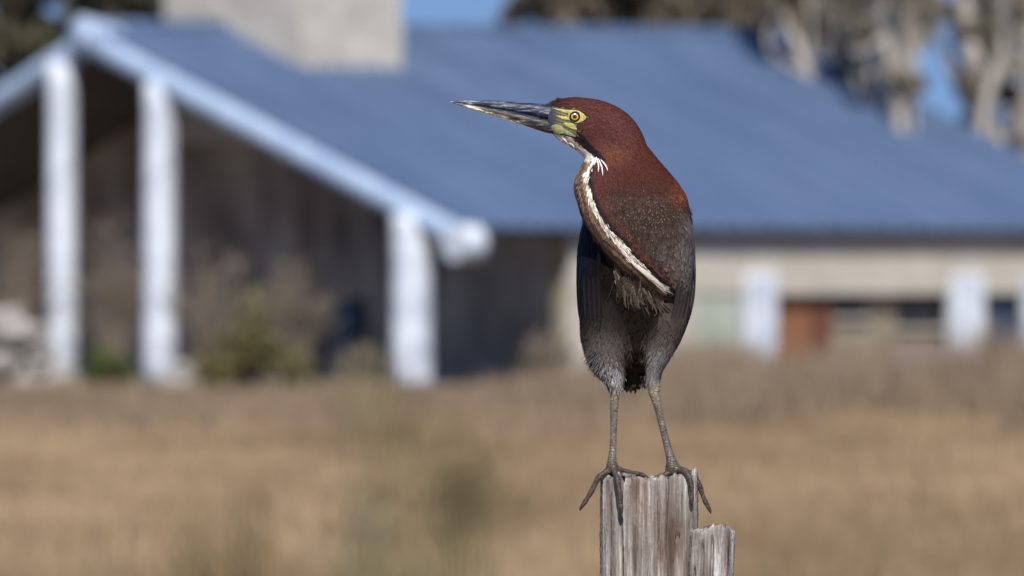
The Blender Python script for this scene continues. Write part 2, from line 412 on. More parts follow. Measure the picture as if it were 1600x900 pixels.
def tub():
    d = 106.0; p = P(1438, 560, d); root = empty('white_tub', (p.x, p.y, 0))
    r = 0.36; prof = [(0, 0, 0), (0, 0, 0.1), (0, 0, 0.42), (0, 0, 0.60)]
    link('bowl', Acc().add(tube(prof, [r * 0.75, r * 0.8, r * 0.95, r], 28, 2)).mesh('bowl'), M['white'], root)
    a = np.linspace(0, 2 * math.pi, 29); ring = np.column_stack([np.cos(a) * r, np.sin(a) * r, np.full(29, 0.60)])
    link('rim', Acc().add(tube(ring, np.full(29, 0.025), 8, 1)).mesh('rim'), M['white'], root)
    tag(root, 'whitish tub on the ground before the long house wall', 'tub')
tub()

def rock_mesh(seed):
    r = random.Random(seed); bm = bmesh.new(); bmesh.ops.create_icosphere(bm, subdivisions=2, radius=1)
    for v in bm.verts: v.co *= r.uniform(0.78, 1.12); v.co.z *= 0.7
    return bm_mesh('stone', bm)
rocks = [rock_mesh(i) for i in range(5)]
for m_ in rocks: m_.materials.append(M['rubble'])
def heap(px, d, wpx, hpx, n, label):
    c = P(px, 600, d); root = empty('stone_heap', (c.x, c.y, 0)); wid, hh = wpx * K * d / 2, hpx * K * d
    for i in range(n):
        u = random.uniform(-1, 1); s = random.uniform(0.13, 0.26)
        top = hh * max(0, 1 - u * u)
        o = link('stone', rocks[i % 5], None, root)
        o.location = (u * wid, random.uniform(-0.5, 0.5), max(s * 0.5, random.uniform(0, 1) * top)); o.scale = (s * 1.3, s, s)
        o.rotation_euler = (random.uniform(-.4, .4), random.uniform(-.4, .4), random.uniform(0, 6))
    tag(root, label, 'stones', 'stone heaps')
heap(15, 112.5, 170, 125, 90, 'large heap of pale stones left of the gable porch columns')
heap(318, 110, 110, 38, 22, 'low scatter of pale stones at the foot of a porch column')

def leaves(centers, radii, n_per, size, cols, flat=0.8, rr=None):
    V, C = [], []
    for c, r in zip(centers, radii):
        n = n_per
        d = rng.normal(size=(n, 3)); d /= np.linalg.norm(d, axis=1)[:, None]
        p = np.array(c) + d * (r * rng.random((n, 1)) ** 0.45) * np.array([1, 1, flat])
        a = rng.normal(size=(n, 3)); a /= np.linalg.norm(a, axis=1)[:, None]
        b = np.cross(a, rng.normal(size=(n, 3))); b /= np.linalg.norm(b, axis=1)[:, None]
        s = size * (0.6 + 0.8 * rng.random((n, 1)))
        q = np.stack([p - a * s, p - b * s * 0.35, p + a * s, p + b * s * 0.35], axis=1)
        t = rng.random((n, 1)); cl = np.array(cols[0]) * (1 - t) + np.array(cols[1]) * t
        V.append(q.reshape(-1, 3)); C.append(np.repeat(cl, 4, axis=0))
    V = np.vstack(V); return np_mesh('leaves', V, np.arange(len(V)).reshape(-1, 4), np.vstack(C))

def shrub(name, px, py, d, wpx, hpx, cols, label, cat, n=12, per=260, size=0.07, twigs=14, leafy=True, twc=(0.13, 0.10, 0.08)):
    c = P(px, py, d); wid, hh = wpx * K * d / 2, max(0.3, HC - (py - hpx / 2 - YH) * K * d)
    root = empty(name, (c.x, c.y, 0)); ac = Acc()
    tips = []
    for i in range(twigs):
        a = random.uniform(0, 6.28); r = random.uniform(0.15, 1.0) * wid; h = hh * random.uniform(0.55, 1.0) * (1 - 0.35 * (r / wid) ** 2)
        e = np.array((math.cos(a) * r, math.sin(a) * r * 0.7, h)); m = e * (0.5, 0.5, 0.55) + np.random.default_rng(i).normal(size=3) * 0.05
        ac.add(tube([(0.05 * math.cos(a), 0.05 * math.sin(a), -0.02), m, e], [0.022, 0.014, 0.006], 6, 3)); tips.append(e)
        for _ in range(4 if leafy else 9):
            t = random.uniform(0.3, 0.95); s = m + (e - m) * t; q = s + np.array((random.gauss(0, .25), random.gauss(0, .25), random.uniform(0.02, 0.35))) * hh * 0.35
            ac.add(tube([s, (s + q) / 2 + 0.02, q], [0.010, 0.007, 0.003], 5, 2))
    me = ac.mesh('stems'); set_col(me, np.array(twc)); link('stems', me, M['twig'], root)
    if leafy:
        cs = [tuple(t * (random.uniform(0.75, 1), random.uniform(0.75, 1), random.uniform(0.45, 0.95))) for t in tips[:n]]
        link('foliage', leaves(cs, [wid * 0.42] * len(cs), per, size, cols), M['leaf'], root)
    return tag(root, label, cat)
shrub('bush', 385, 550, 107.5, 210, 190, ((0.10, 0.09, 0.035), (0.21, 0.18, 0.075)), 'olive green bush before the porch, between two white columns', 'bush', n=14, per=110, size=0.08, twigs=26)
shrub('bush', 172, 575, 111, 80, 70, ((0.06, 0.085, 0.02), (0.13, 0.16, 0.045)), 'small dark green bush between the two close porch columns', 'bush')
shrub('bare_shrub', 330, 500, 110, 200, 260, None, 'tall bare greyish shrub in front of the gable porch', 'shrub', twigs=30, leafy=False, twc=(0.24, 0.195, 0.15))
shrub('bare_shrub', 30, 470, 117, 220, 260, None, 'tall bare greyish shrub above the large stone heap', 'shrub', twigs=26, leafy=False, twc=(0.24, 0.195, 0.15))
for (px, py, d, wp, hp, lb) in ((455, 500, 111.5, 170, 230, 'tall bare grey shrub between the olive bush and the corner column'), (175, 470, 115.5, 140, 300, 'tall bare twiggy shrub between the two close porch columns'), (560, 560, 109.5, 120, 60, 'low bare shrub beside the foot of the corner column'), (860, 540, 108, 110, 70, 'low bare pale shrub beside the end of the house wall')):
    shrub('bare_shrub', px, py, d, wp, hp, None, lb, 'shrub', twigs=30, leafy=False, twc=(0.22, 0.18, 0.14))
# brush strip along the house, pinkish brown and dry
def brush_keep(X, Y):
    edge = 96 - 22 * pnoise(X, Y * .5, 2.2, 9) - 8 * pnoise(X, Y * .5, 0.9, 10)
    return (rng.random(len(X)) < np.clip((Y - edge) / 14, 0, 1)) & (pnoise(X, Y, 1.6, 11) > 0.2) & (Y < 108.5 - np.clip(X, -9, 0) * 0.25)
def brush_col(X, Y, n):
    t = (0.5 * pnoise(X, Y, 1.5, 12) + 0.5 * rng.random(n))[:, None]
    return np.array([0.12, 0.086, 0.060]) * (1 - t) + np.array([0.38, 0.285, 0.195]) * t
blades(120000, 76, 111, 0.25, 0.80, 0.018, brush_col, 'dry_brush', 'pinkish brown dry brush along the foot of the house', 'brush', keep=brush_keep, lean=0.6, hfn=lambda X, Y: 0.30 + 0.85 * np.clip((X + 0.5) / 3, 0, 1) + 0.25 * (pnoise(X, Y, 2, 21) - .5))

# ------------------------------------------------------------------ trees behind the house
def tree(name, px, d, trunk_px, r0, crown, cols, bark, label, group, per=420, size=0.16, limbs=7, seed=0):
    """trunk_px: list of (px, py) the trunk passes through at distance d; crown: list of (px, py, radius_px, dd)"""
    R = random.Random(seed); base = P(px, 600, d); base.z = 0
    root = empty(name, base); ac = Acc()
    pts = [np.array((0, 0, -0.1))] + [np.array(P(a, b, d) - base) for a, b in trunk_px]
    n = len(pts); ac.add(tube(pts, [r0 * (1.15 - 0.75 * i / (n - 1)) for i in range(n)], 12, 5))
    cs = [np.array(P(a, b, d + dd) - base) for a, b, r, dd in crown]; rs = [r * K * d for a, b, r, dd in crown]
    for i, c in enumerate(cs):
        k = R.randrange(max(1, n // 2), n); s = pts[k]
        if s[2] > c[2]: s = pts[max(1, n // 2 - 1)]
        m = (s + c) / 2 + np.array((R.gauss(0, .3), R.gauss(0, .3), R.uniform(-0.5, 0.1)))
        ac.add(tube([s, m, c], [r0 * 0.38, r0 * 0.26, r0 * 0.10], 8, 4))
        for _ in range(limbs):
            e = c + np.array((R.gauss(0, .6), R.gauss(0, .6), R.gauss(0.1, .5))) * rs[i]; t = R.uniform(0.3, 1); q = m + (c - m) * t
            ac.add(tube([q, (q + e) / 2 + np.array((0, 0, R.uniform(-.2, .2))), e], [r0 * 0.12, r0 * 0.08, r0 * 0.03], 6, 3))
    link('trunk', ac.mesh('trunk'), bark, root)
    cc, cr = [], []
    for c, r in zip(cs, rs):
        for _ in range(7):
            cc.append(c + np.array((R.gauss(0, .5), R.gauss(0, .5), R.gauss(0, .42))) * r); cr.append(r * R.uniform(0.28, 0.5))
    if per: link('crown', leaves(cc, cr, per // 5, size, cols), M['leaf'], root)
    return tag(root, label, 'tree', group)
DK = ((0.03, 0.03, 0.016), (0.10, 0.088, 0.05)); OL = ((0.045, 0.044, 0.024), (0.15, 0.138, 0.082)); BR = ((0.09, 0.073, 0.05), (0.27, 0.23, 0.17))
G = 'trees behind the house'
tree('tree', 20, 128, [(20, 250), (25, 60), (10, -120)], 0.32, [(20, 40, 90, 0), (75, 60, 60, 3), (-60, 60, 100, 0), (40, -60, 110, 0), (210, 5, 45, 2), (-20, 120, 70, 2), (110, -80, 70, 0)], OL, M['bark_dark'], 'dark olive leafy tree behind the gable peak of the house', G, per=1300, seed=1)
tree('tree', 900, 135, [(900, 250), (905, 60), (895, -120)], 0.35, [(825, 0, 45, 0), (870, 20, 45, 1), (930, 15, 50, 0), (905, -20, 75, 0), (985, 5, 60, 2), (1040, 15, 45, 1), (860, -110, 80, 0), (950, -120, 90, 0), (1060, -15, 60, 0)], BR, M['bark_dark'], 'dark brownish tree behind the middle of the blue roof ridge', G, per=2000, seed=2)
tree('tree', 1150, 132, [(1150, 260), (1155, 70), (1165, -120)], 0.30, [(1100, 15, 45, 0), (1160, 15, 45, 1), (1215, 25, 45, 0), (1120, -5, 55, 0), (1195, -5, 60, 0), (1150, -100, 85, 0), (1240, -60, 60, 0)], BR, M['bark_dark'], 'dark brownish tree behind the far end of the blue roof ridge', G, per=1800, seed=3)
tree('eucalyptus_tree', 1345, 127, [(1352, 330), (1330, 200), (1295, 90), (1270, -20), (1262, -160)], 0.21, [(1240, 30, 45, 0), (1390, 10, 55, 2), (1330, 60, 50, 3), (1400, 130, 40, 2), (1300, -80, 90, 0), (1350, 190, 45, 2)], BR, M['bark_pale'], 'pale barked tree leaning over the blue roof slope', G, per=900, limbs=26, seed=4)
tree('eucalyptus_tree', 1572, 125, [(1568, 380), (1556, 240), (1530, 130), (1508, 20), (1495, -140)], 0.24, [(1430, -10, 45, 0), (1570, 20, 55, 2), (1520, 200, 30, 3), (1540, -90, 90, 0)], BR, M['bark_pale'], 'pale barked tree with the thickest trunk beside the roof end', G, per=700, limbs=26, seed=5)
tree('eucalyptus_tree', 1640, 130, [(1625, 380), (1600, 240), (1612, 120), (1640, 0), (1660, -120)], 0.20, [(1590, 90, 55, 0), (1600, 180, 55, 2), (1575, 10, 60, 4), (1680, 60, 90, 0), (1700, -80, 90, 0)], DK, M['bark_pale'], 'pale barked tree with dense dark leaves beyond the roof end', G, per=1100, limbs=10, seed=6)
tree('tree', 1330, 142, [(1330, 280), (1335, 120), (1325, -60)], 0.34, [(1270, 60, 60, 0), (1345, 120, 60, 0), (1300, 10, 70, 0), (1380, 200, 60, 0), (1390, 40, 40, 0), (1340, -80, 90, 0)], OL, M['bark_dark'], 'olive leafy tree close behind the leaning pale trunk', G, per=1500, seed=7)
tree('tree', 1520, 145, [(1520, 330), (1530, 160), (1540, -60)], 0.34, [(1520, 40, 40, 0), (1545, 120, 45, 0), (1480, 250, 45, 0), (1430, 230, 35, 0), (1560, 230, 60, 0), (1560, -40, 70, 0)], OL, M['bark_dark'], 'olive leafy tree close behind the thickest pale trunk', G, per=1300, seed=8)
tree('tree', 230, 126, [(230, 250), (235, 60), (225, -60)], 0.26, [(190, 10, 40, 0), (235, 15, 35, 1), (255, -40, 60, 0), (300, -50, 60, 0), (160, -50, 55, 0), (140, 20, 30, 4)], OL, M['bark_dark'], 'grey green tree between the gable peak and the stone chimney', G, per=1200, seed=12)
tree('eucalyptus_tree', 1400, 123, [(1405, 360), (1380, 200), (1372, 100), (1350, 10), (1335, -130)], 0.14, [(1320, 20, 45, 0), (1400, 60, 35, 2), (1360, -60, 80, 0)], BR, M['bark_pale'], 'slim pale barked tree rising past the roof slope', G, per=300, limbs=26, seed=13)
tree('eucalyptus_tree', 1300, 124, [(1290, 330), (1262, 120), (1225, 20), (1205, -120)], 0.14, [(1210, 0, 35, 0), (1290, 40, 35, 2), (1240, -80, 80, 0)], BR, M['bark_pale'], 'slim pale barked tree just behind the roof ridge end', G, per=300, limbs=26, seed=14)
for i, (bx, tx, y0) in enumerate(((1415, 1385, 330), (1520, 1568, 340), (1330, 1345, 310))):
    tree('bare_tree', bx, 122 + i, [(bx, y0), (bx * .6 + tx * .4, 170), (tx, 60), (tx + random.uniform(-30, 30), -80)], 0.13, [(tx - 40, 40, 30, 0), (tx + 30, 10, 35, 1), (bx, 130, 30, 0), (tx, -40, 50, 0)], BR, M['bark_pale'], ('thin bare pale tree before the slim trunk past the roof slope', 'thin bare pale tree leaning towards the thickest trunk', 'thin bare pale tree above the upper roof slope')[i], G, per=60, limbs=30, seed=40 + i)
tree('tree', -260, 132, [(-260, 250), (-255, 60), (-260, -120)], 0.34, [(-260, 60, 110, 0), (-330, 0, 100, 0), (-190, 10, 100, 0), (-260, -100, 110, 0)], OL, M['bark_dark'], 'dark olive tree well beyond the porch end of the house', G, per=900, seed=9)
tree('tree', 1860, 134, [(1860, 300), (1850, 100), (1860, -120)], 0.34, [(1860, 120, 110, 0), (1790, 60, 90, 0), (1940, 40, 100, 0), (1860, -80, 110, 0)], OL, M['bark_dark'], 'dark olive tree well beyond the roof end of the house', G, per=900, seed=10)

# far wood closing the field, seen as one low mass
def far_wood():
    n = 900; cs, rs = [], []
    for i in range(n):
        X = rng.uniform(-170, 170); Y = 195 + rng.uniform(0, 14); top = 4.6 + 2.2 * pnoise(np.array([X]), np.array([0.0]), 9, 51)[0]
        r_ = rng.uniform(0.9, 1.6); cs.append((X, Y, rng.uniform(0.5, max(1.0, top - r_)))); rs.append(r_)
    tag(link('far_wood', leaves(cs, rs, 60, 0.34, ((0.04, 0.04, 0.02), (0.13, 0.115, 0.065))), M['leaf']), 'low far off dark olive wood beyond the house', 'wood', kind='stuff')
far_wood()

# ------------------------------------------------------------------ weeds near the lens, far out of focus
def weed(px, top, d, cols, label, n=16, spread=0.03, seed=0):
    R = random.Random(seed); p = P(px, 600, d); root = empty('tall_weed', (p.x, p.y, 0)); H = HC - (top - YH) * K * d
    ac = Acc(); V, C = [], []
    for i in range(n):
        a = R.uniform(0, 6.28); r = spread * math.sqrt(R.random()); h = H * R.uniform(0.93, 1.0)
        e = np.array((math.cos(a) * r * 1.6, math.sin(a) * r * 1.6, h)); b = np.array((math.cos(a) * r * .5, math.sin(a) * r * .5, -0.02))
        ac.add(tube([b, (b + e) / 2 + np.array((R.gauss(0, .008), R.gauss(0, .008), 0)), e], [0.0022, 0.0018, 0.0009], 6, 4))
        for k in range(26):
            t = R.uniform(0.45, 1.0); q = b + (e - b) * t; aa = R.uniform(0, 6.28); L = R.uniform(0.02, 0.05); wd = 0.0035
            o = np.array((math.cos(aa), math.sin(aa), R.uniform(0.2, 1.2))); o /= np.linalg.norm(o); s = np.cross(o, (0, 0, 1.0)); s /= np.linalg.norm(s)
            V += [q, q + o * L * .5 + s * wd, q + o * L, q + o * L * .5 - s * wd]; u = R.random(); C += [np.array(cols[0]) * (1 - u) + np.array(cols[1]) * u] * 4
    me = ac.mesh('stems'); set_col(me, np.array(cols[0])); link('stems', me, M['twig'], root)
    link('leaves', np_mesh('leaves', V, np.arange(len(V)).reshape(-1, 4), np.array(C)), M['leaf'], root)
    return tag(root, label, 'weed', 'blurred weeds in front')
weed(645, 640, 2.7, ((0.09, 0.09, 0.035), (0.17, 0.16, 0.065)), 'blurred dark green tall weed before the field', 30, 0.018, 1)
weed(352, 705, 3.2, ((0.12, 0.095, 0.042), (0.20, 0.16, 0.07)), 'blurred brownish olive tall weed before the field', 26, 0.017, 2)
weed(130, 790, 3.0, ((0.15, 0.12, 0.06), (0.24, 0.19, 0.095)), 'blurred low brown weed, shortest of the weeds before the field', 14, 0.018, 3)
weed(545, 655, 3.6, ((0.22, 0.19, 0.13), (0.32, 0.28, 0.19)), 'blurred pale straw tall weed before the field', 4, 0.010, 4)

# ------------------------------------------------------------------ fence post
S = K * 10.0                                # metres per photo pixel at the bird
FX, FY = 1005.0, 742.0                      # pixel of the point between the feet
BASE = Vector(((FX - 800) * S, 10.0, HC - (FY - YH) * S))
def B(a):                                   # photo pixels (x, y, towards the camera) -> metres about BASE
    a = np.asarray(a, float); return np.column_stack([(a[:, 0] - FX) * S, -a[:, 2] * S, -(a[:, 1] - FY) * S])

def post(name, poly, top_fn, cracks, label, taper=(0, 0), seed=0, nper=420, lean=0.0):
    """poly in photo pixels (x, depth); grooves along the grain; reaches the ground"""
    R = np.random.default_rng(seed); poly = np.array(poly, float); m = len(poly)
    seg = np.linalg.norm(np.roll(poly, -1, 0) - poly, axis=1); cum = np.concatenate([[0], np.cumsum(seg)]); per = cum[-1]
    s = np.linspace(0, per, nper, endpoint=False); i = np.searchsorted(cum, s, side='right') - 1; f = ((s - cum[i]) / seg[i])[:, None]
    ring = poly[i] * (1 - f) + np.roll(poly, -1, 0)[i] * f
    for _ in range(5): ring = (np.roll(ring, 1, 0) + 2 * ring + np.roll(ring, -1, 0)) / 4
    c = poly.mean(0); nr = ring - c; nr /= np.linalg.norm(nr, axis=1)[:, None]
    ybot = FY + BASE.z / S + 40
    tv = np.concatenate([np.linspace(0, 0.14, 70), np.linspace(0.14, 1, 60)[1:]])
    top = top_fn(ring[:, 0], ring[:, 1]) + np.convolve(np.tile(R.normal(size=nper), 3), np.ones(5) / 3.2, 'same')[nper:2 * nper] * 1.0
    spl = np.repeat(R.normal(size=nper // 8 + 1), 8)[:nper]; top = top + spl * 2.6
    rows = []
    fib = R.normal(size=nper); fib2 = R.normal(size=nper)
    for t in tv:
        y = top + (ybot - top) * t
        d = 0.8 * fib * (0.5 + 0.5 * np.sin(t * 31 + fib2 * 3)) + 0.4 * R.normal(size=nper)
        for (cx, front, wd, dep, y0, y1, wob) in cracks:
            xx = cx + wob * np.sin(y * 0.03 + cx); g = np.exp(-((ring[:, 0] - xx) / wd) ** 2) * ((ring[:, 1] > c[1]) if front else (ring[:, 1] <= c[1]))
            fade = np.clip((y - y0) / 25, 0, 1) * np.clip((y1 - y) / 25, 0, 1); d = d - dep * g * fade
        d = d - (1.5 + 1.5 * np.abs(spl)) * np.exp(-t * 700)
        q = ring + nr * d[:, None]; lx = lean * (y - top) + taper[0] * t
        rows.append(np.column_stack([q[:, 0] + lx, y, q[:, 1]]))
    V = np.vstack(rows); Fc = []
    nrow = len(rows); idx = np.arange(nrow * nper).reshape(nrow, nper); a = idx[:-1]; b = idx[1:]
    Fq = np.stack([a, np.roll(a, -1, 1), np.roll(b, -1, 1), b], axis=-1).reshape(-1, 4)
    # broken end grain: rings shrinking inward
    Vt, last, off = [], idx[0], len(V)
    for k, sc in enumerate((0.86, 0.66, 0.42, 0.18, 0.02)):
        q = c + (ring - c) * sc; yy = top_fn(q[:, 0], q[:, 1]) + R.normal(size=nper) * 1.2 * (sc > 0.05) + 1
        Vt.append(np.column_stack([q[:, 0], yy, q[:, 1]])); cur = off + k * nper + np.arange(nper)
        Fq = np.vstack([Fq, np.stack([last, cur, np.roll(cur, -1), np.roll(last, -1)], axis=-1)]); last = cur
    V = np.vstack([V] + Vt)
    root = link(name, np_mesh(name, B(V), Fq, smooth=False), M['wood']); root.location = BASE
    return tag(root, label, 'fence post')

def top_main(x, w_):
    t = np.interp(x, [936, 950, 966, 975, 1000, 1030, 1046, 1062, 1078, 1092], [741, 739, 741, 745, 747, 747, 744, 742, 739, 738])
    return t + 12 * (pnoise(x, w_, 9.0, 31) - .5) + 4 * (pnoise(x, w_, 3.5, 32) - .5)
post('fence_post', [(938, 30), (942, 44), (962, 58), (968, 63), (1010, 68), (1048, 66), (1078, 61), (1089, 46), (1090, -40), (1070, -62), (960, -62), (940, -40)], top_main,
     [(967.5, True, 2.6, 36, 700, 1e5, 0.6), (1047, True, 2.6, 34, 715, 1e5, 1.0), (1066, True, 2.0, 16, 770, 1500, 1.0), (1013, True, 1.5, 6, 840, 2000, 1.5),
      (990, True, 1.6, 3.5, 730, 1200, 1.5), (1030, True, 1.8, 4, 780, 1300, 2), (1058, True, 3.5, 16, 830, 2200, 1.0), (951, True, 1.8, 3, 760, 1500, .5)],
     'tall grey weathered split wood post with the bird perched on top', seed=3)
def top_stub(x, w_): return np.interp(x, [1070, 1085, 1100, 1120, 1135, 1150], [832, 825, 826, 821, 822, 830]) + 9 * (pnoise(x, w_, 11.0, 33) - .5) + 4 * (pnoise(x, w_, 4, 34) - .5)
post('fence_post', [(1077, 60), (1080, 76), (1100, 84), (1128, 78), (1143, 62), (1148, 40), (1147, 10), (1140, -20), (1100, -28), (1082, -10)], top_stub,
     [(1112, True, 3.0, 14, 822, 1000, 1.5), (1095, True, 2.5, 14, 840, 1e5, 1.0), (1130, True, 1.6, 4, 830, 1e5, 1), (1086, True, 2.5, 12, 880, 960, 0)],
     'shorter splintered grey wood stub against the side of the tall post', seed=5, nper=280, taper=(-14, 0), lean=-0.045)

# ------------------------------------------------------------------ bird
bird = empty('heron', BASE)
tag(bird, 'rufous brown heron with long dark bill perched on the tall weathered post', 'bird')

def slices(rows, n=2.0, dens=3, seg=40):
    """rows (y, left, right, half depth, depth centre): stacked level ellipses"""
    q = catmull(rows, (len(rows) - 1) * dens + 1)
    C = np.column_stack([(q[:, 1] + q[:, 2]) / 2, q[:, 0], q[:, 4]]); z = np.zeros(len(q))
    U = np.column_stack([(q[:, 2] - q[:, 1]) / 2, z, z]); W = np.column_stack([z, z, q[:, 3]])
    return loft(C, U, W, seg, n)
def sweep(rows, n=2.2, dens=4, seg=36):
    """rows (x, y, half height in the picture plane, half width in depth, depth centre): ellipses across a path"""
    q = catmull(rows, (len(rows) - 1) * dens + 1)
    C = np.column_stack([q[:, 0], q[:, 1], q[:, 4]]); t = np.gradient(C[:, :2], axis=0); t /= np.linalg.norm(t, axis=1)[:, None]
    z = np.zeros(len(q)); U = np.column_stack([-t[:, 1] * q[:, 2], t[:, 0] * q[:, 2], z]); W = np.column_stack([z, z, q[:, 3]])
    return loft(C, U, W, seg, n)
ac = Acc()
torso = [(300, 960, 1040, 30, -30), (320, 925, 1072, 60, -30), (360, 909, 1082, 82, -28), (400, 903, 1086, 90, -26), (450, 902, 1086, 88, -24),
         (490, 905, 1079, 78, -22), (520, 911, 1064, 62, -20), (545, 922, 1050, 46, -18), (566, 945, 1034, 28, -20), (578, 970, 1015, 12, -22)]
ac.add(slices(torso))
neck = [(205, 930, 988, 26, 0), (225, 918, 1008, 36, 2), (245, 915, 1024, 42, 6), (262, 907, 1038, 47, 12), (285, 900, 1057, 55, 20), (308, 902, 1071, 60, 26),
        (335, 909, 1076, 63, 29), (360, 922, 1080, 64, 31), (385, 938, 1081, 63, 31), (410, 957, 1081, 60, 30), (435, 985, 1080, 54, 26), (458, 1010, 1077, 46, 18), (480, 1030, 1070, 32, 6), (500, 1040, 1060, 15, -5)]
ac.add(slices(neck, n=3.3))
head = [(856, 184, 17, 12, 0), (868, 184, 27, 17, 0), (882, 186, 33, 22, 0), (902, 190, 38, 27, 0), (926, 199, 44, 31, 0), (948, 214, 48, 34, 1), (964, 234, 46, 37, 4), (976, 258, 40, 40, 10)]
ac.add(sweep(head, n=2.5))
# thighs
ac.add(tube([(955, 425, -10), (950, 475, 14), (944, 520, 32), (947, 555, 42), (956, 582, 40), (961, 600, 37), (962, 612, 35)], [42, 41, 36, 28, 18, 10.5, 8.5], 24, 5))
ac.add(tube([(1030, 425, -10), (1038, 475, 16), (1040, 510, 32), (1031, 545, 40), (1023, 572, 38), (1020, 594, 36), (1021, 608, 35)], [40, 36, 28, 20, 13, 10, 9], 24, 5))
# tarsi
ac.add(tube([(962, 590, 37), (961, 606, 35), (959.5, 622, 35), (958.5, 660, 36), (957.5, 695, 38), (956, 716, 40), (956, 728, 40), (957, 738, 40)], [9.5, 9.6, 7.2, 5.8, 5.4, 7.2, 10, 10], 18, 6))
for (X, Y, Z, R_) in ((962, 598, 37, 10.3), (961.5, 603.5, 36.5, 10.6), (961, 609, 35.5, 10.0), (960, 615, 35, 8.8), (1019.5, 588, 36.5, 10.9), (1020, 595, 36, 11.2), (1021, 602, 35.5, 11.2), (1021.6, 609, 35, 10.7), (1023, 616, 35, 9.6)):
    ac.add(tube([(X, Y - 2.6, Z), (X, Y, Z), (X, Y + 2.6, Z)], [R_ * .8, R_, R_ * .8], 16, 3))
ac.add(tube([(1019, 575, 37), (1020, 594, 36), (1021.5, 612, 35), (1027, 634, 35), (1035, 668, 36), (1043, 700, 38), (1048, 718, 40), (1050, 730, 40), (1052, 740, 40)], [9, 10, 9.2, 6.6, 5.8, 6.2, 8.4, 12, 12], 18, 6))
# toes
toes = [
    [(954, 732, 40), (944, 738, 46), (934, 746, 48), (925, 764, 48), (916, 779, 48), (910, 788, 48)],
    [(958, 732, 42), (961, 739, 58), (964, 748, 70), (967, 768, 73), (969, 786, 74), (969.5, 794, 74)],
    [(960, 731, 40), (974, 735, 36), (988, 739, 30), (1000, 740, 26), (1006, 743, 24)],
    [(956, 734, 34), (952, 739, 10), (950, 741, -14)],
    [(1047, 732, 40), (1040, 740, 46), (1032, 742, 50), (1027, 743.5, 52)],
    [(1054, 732, 42), (1064, 735, 52), (1074, 741, 66), (1078, 755, 70), (1079, 772, 70), (1079, 782, 70)],
    [(1056, 731, 38), (1070, 735, 40), (1083, 741, 44), (1092, 758, 44), (1098, 776, 44), (1106, 792, 44)],
    [(1050, 734, 34), (1046, 739, 8), (1044, 741, -14)]]
for t in toes:
    n = len(t); q = catmull(t, 9); r = [(6.0 - 1.9 * i / 8) * (1.0 if i % 2 else 0.82) for i in range(9)]; ac.add(tube(q, r, 14, 4))
# tail root
ac.add(slices([(510, 955, 1030, 30, -20), (545, 966, 1018, 18, -22), (575, 970, 1013, 11, -26), (593, 971, 1012, 8, -29), (603, 977, 1006, 6, -30), (607, 985, 999, 3, -30)], n=2.3))
ac.V = [B(v) for v in ac.V]
src = bpy.data.objects.new('body_source', ac.mesh('body_source')); COL.objects.link(src)
rm = src.modifiers.new('remesh', 'REMESH'); rm.mode = 'VOXEL'; rm.voxel_size = 0.00125; rm.use_smooth_shade = True
sm = src.modifiers.new('smooth', 'SMOOTH'); sm.factor = 0.5; sm.iterations = 11
bpy.context.view_layer.update()
dg = bpy.context.evaluated_depsgraph_get()
body_me = bpy.data.meshes.new_from_object(src.evaluated_get(dg)); body_me.name = 'body'
bpy.data.objects.remove(src)
nv = len(body_me.vertices); co = np.zeros(nv * 3, np.float32); body_me.vertices.foreach_get('co', co); co = co.reshape(-1, 3)
def toPx(v): return np.column_stack([v[:, 0] / S + FX, FY - v[:, 2] / S, -v[:, 1] / S])

# plumage colours (linear albedo) over the bird in photo pixels
WHITE = np.array([(929, 248, 3.6), (922, 262, 4), (919.5, 280, 4), (923, 305, 4.4), (932, 331, 5), (947, 357, 6.5), (967, 381, 8), (982, 400, 8.5), (997, 415, 8.5), (1020, 437, 6.5), (1038, 451, 3.5)], float)
def curve_d(p, cur):
    q = catmull(cur, 60); d = np.hypot(p[:, None, 0] - q[None, :, 0], p[:, None, 1] - q[None, :, 1]); i = d.argmin(1)
    t = np.gradient(q[:, :2], axis=0)[i]; v = p[:, :2] - q[i, :2]
    side = np.sign(t[:, 0] * v[:, 1] - t[:, 1] * v[:, 0])        # + : left of the stripe (throat side)
    return d.min(1) * side, q[i, 2], i / 59.0, t
def ss(a, b, x): t = np.clip((x - a) / (b - a), 0, 1); return t * t * (3 - 2 * t)
def mix(c, col, m): return c * (1 - m[:, None]) + np.array(col) * m[:, None]
def inpoly(x, y, poly):
    r = np.zeros(len(x), bool); j = len(poly) - 1
    for i in range(len(poly)):
        xi, yi = poly[i]; xj, yj = poly[j]
        r ^= ((yi > y) != (yj > y)) & (x < (xj - xi) * (y - yi) / (yj - yi + 1e-9) + xi); j = i
    return r
BARE = [(846, 163), (858, 165), (872, 169), (890, 171), (900, 172), (909, 176), (916, 184), (910, 190), (901, 193), (901, 203), (900, 214), (886, 213), (866, 209.5), (846, 206)]
def is_neck(p):                       # on the folded neck rather than the body behind it
    left = np.interp(p[:, 1], [r[0] for r in neck], [r[1] for r in neck]); return (p[:, 0] > left - 2) & (p[:, 1] < 468) & (p[:, 2] > 0)
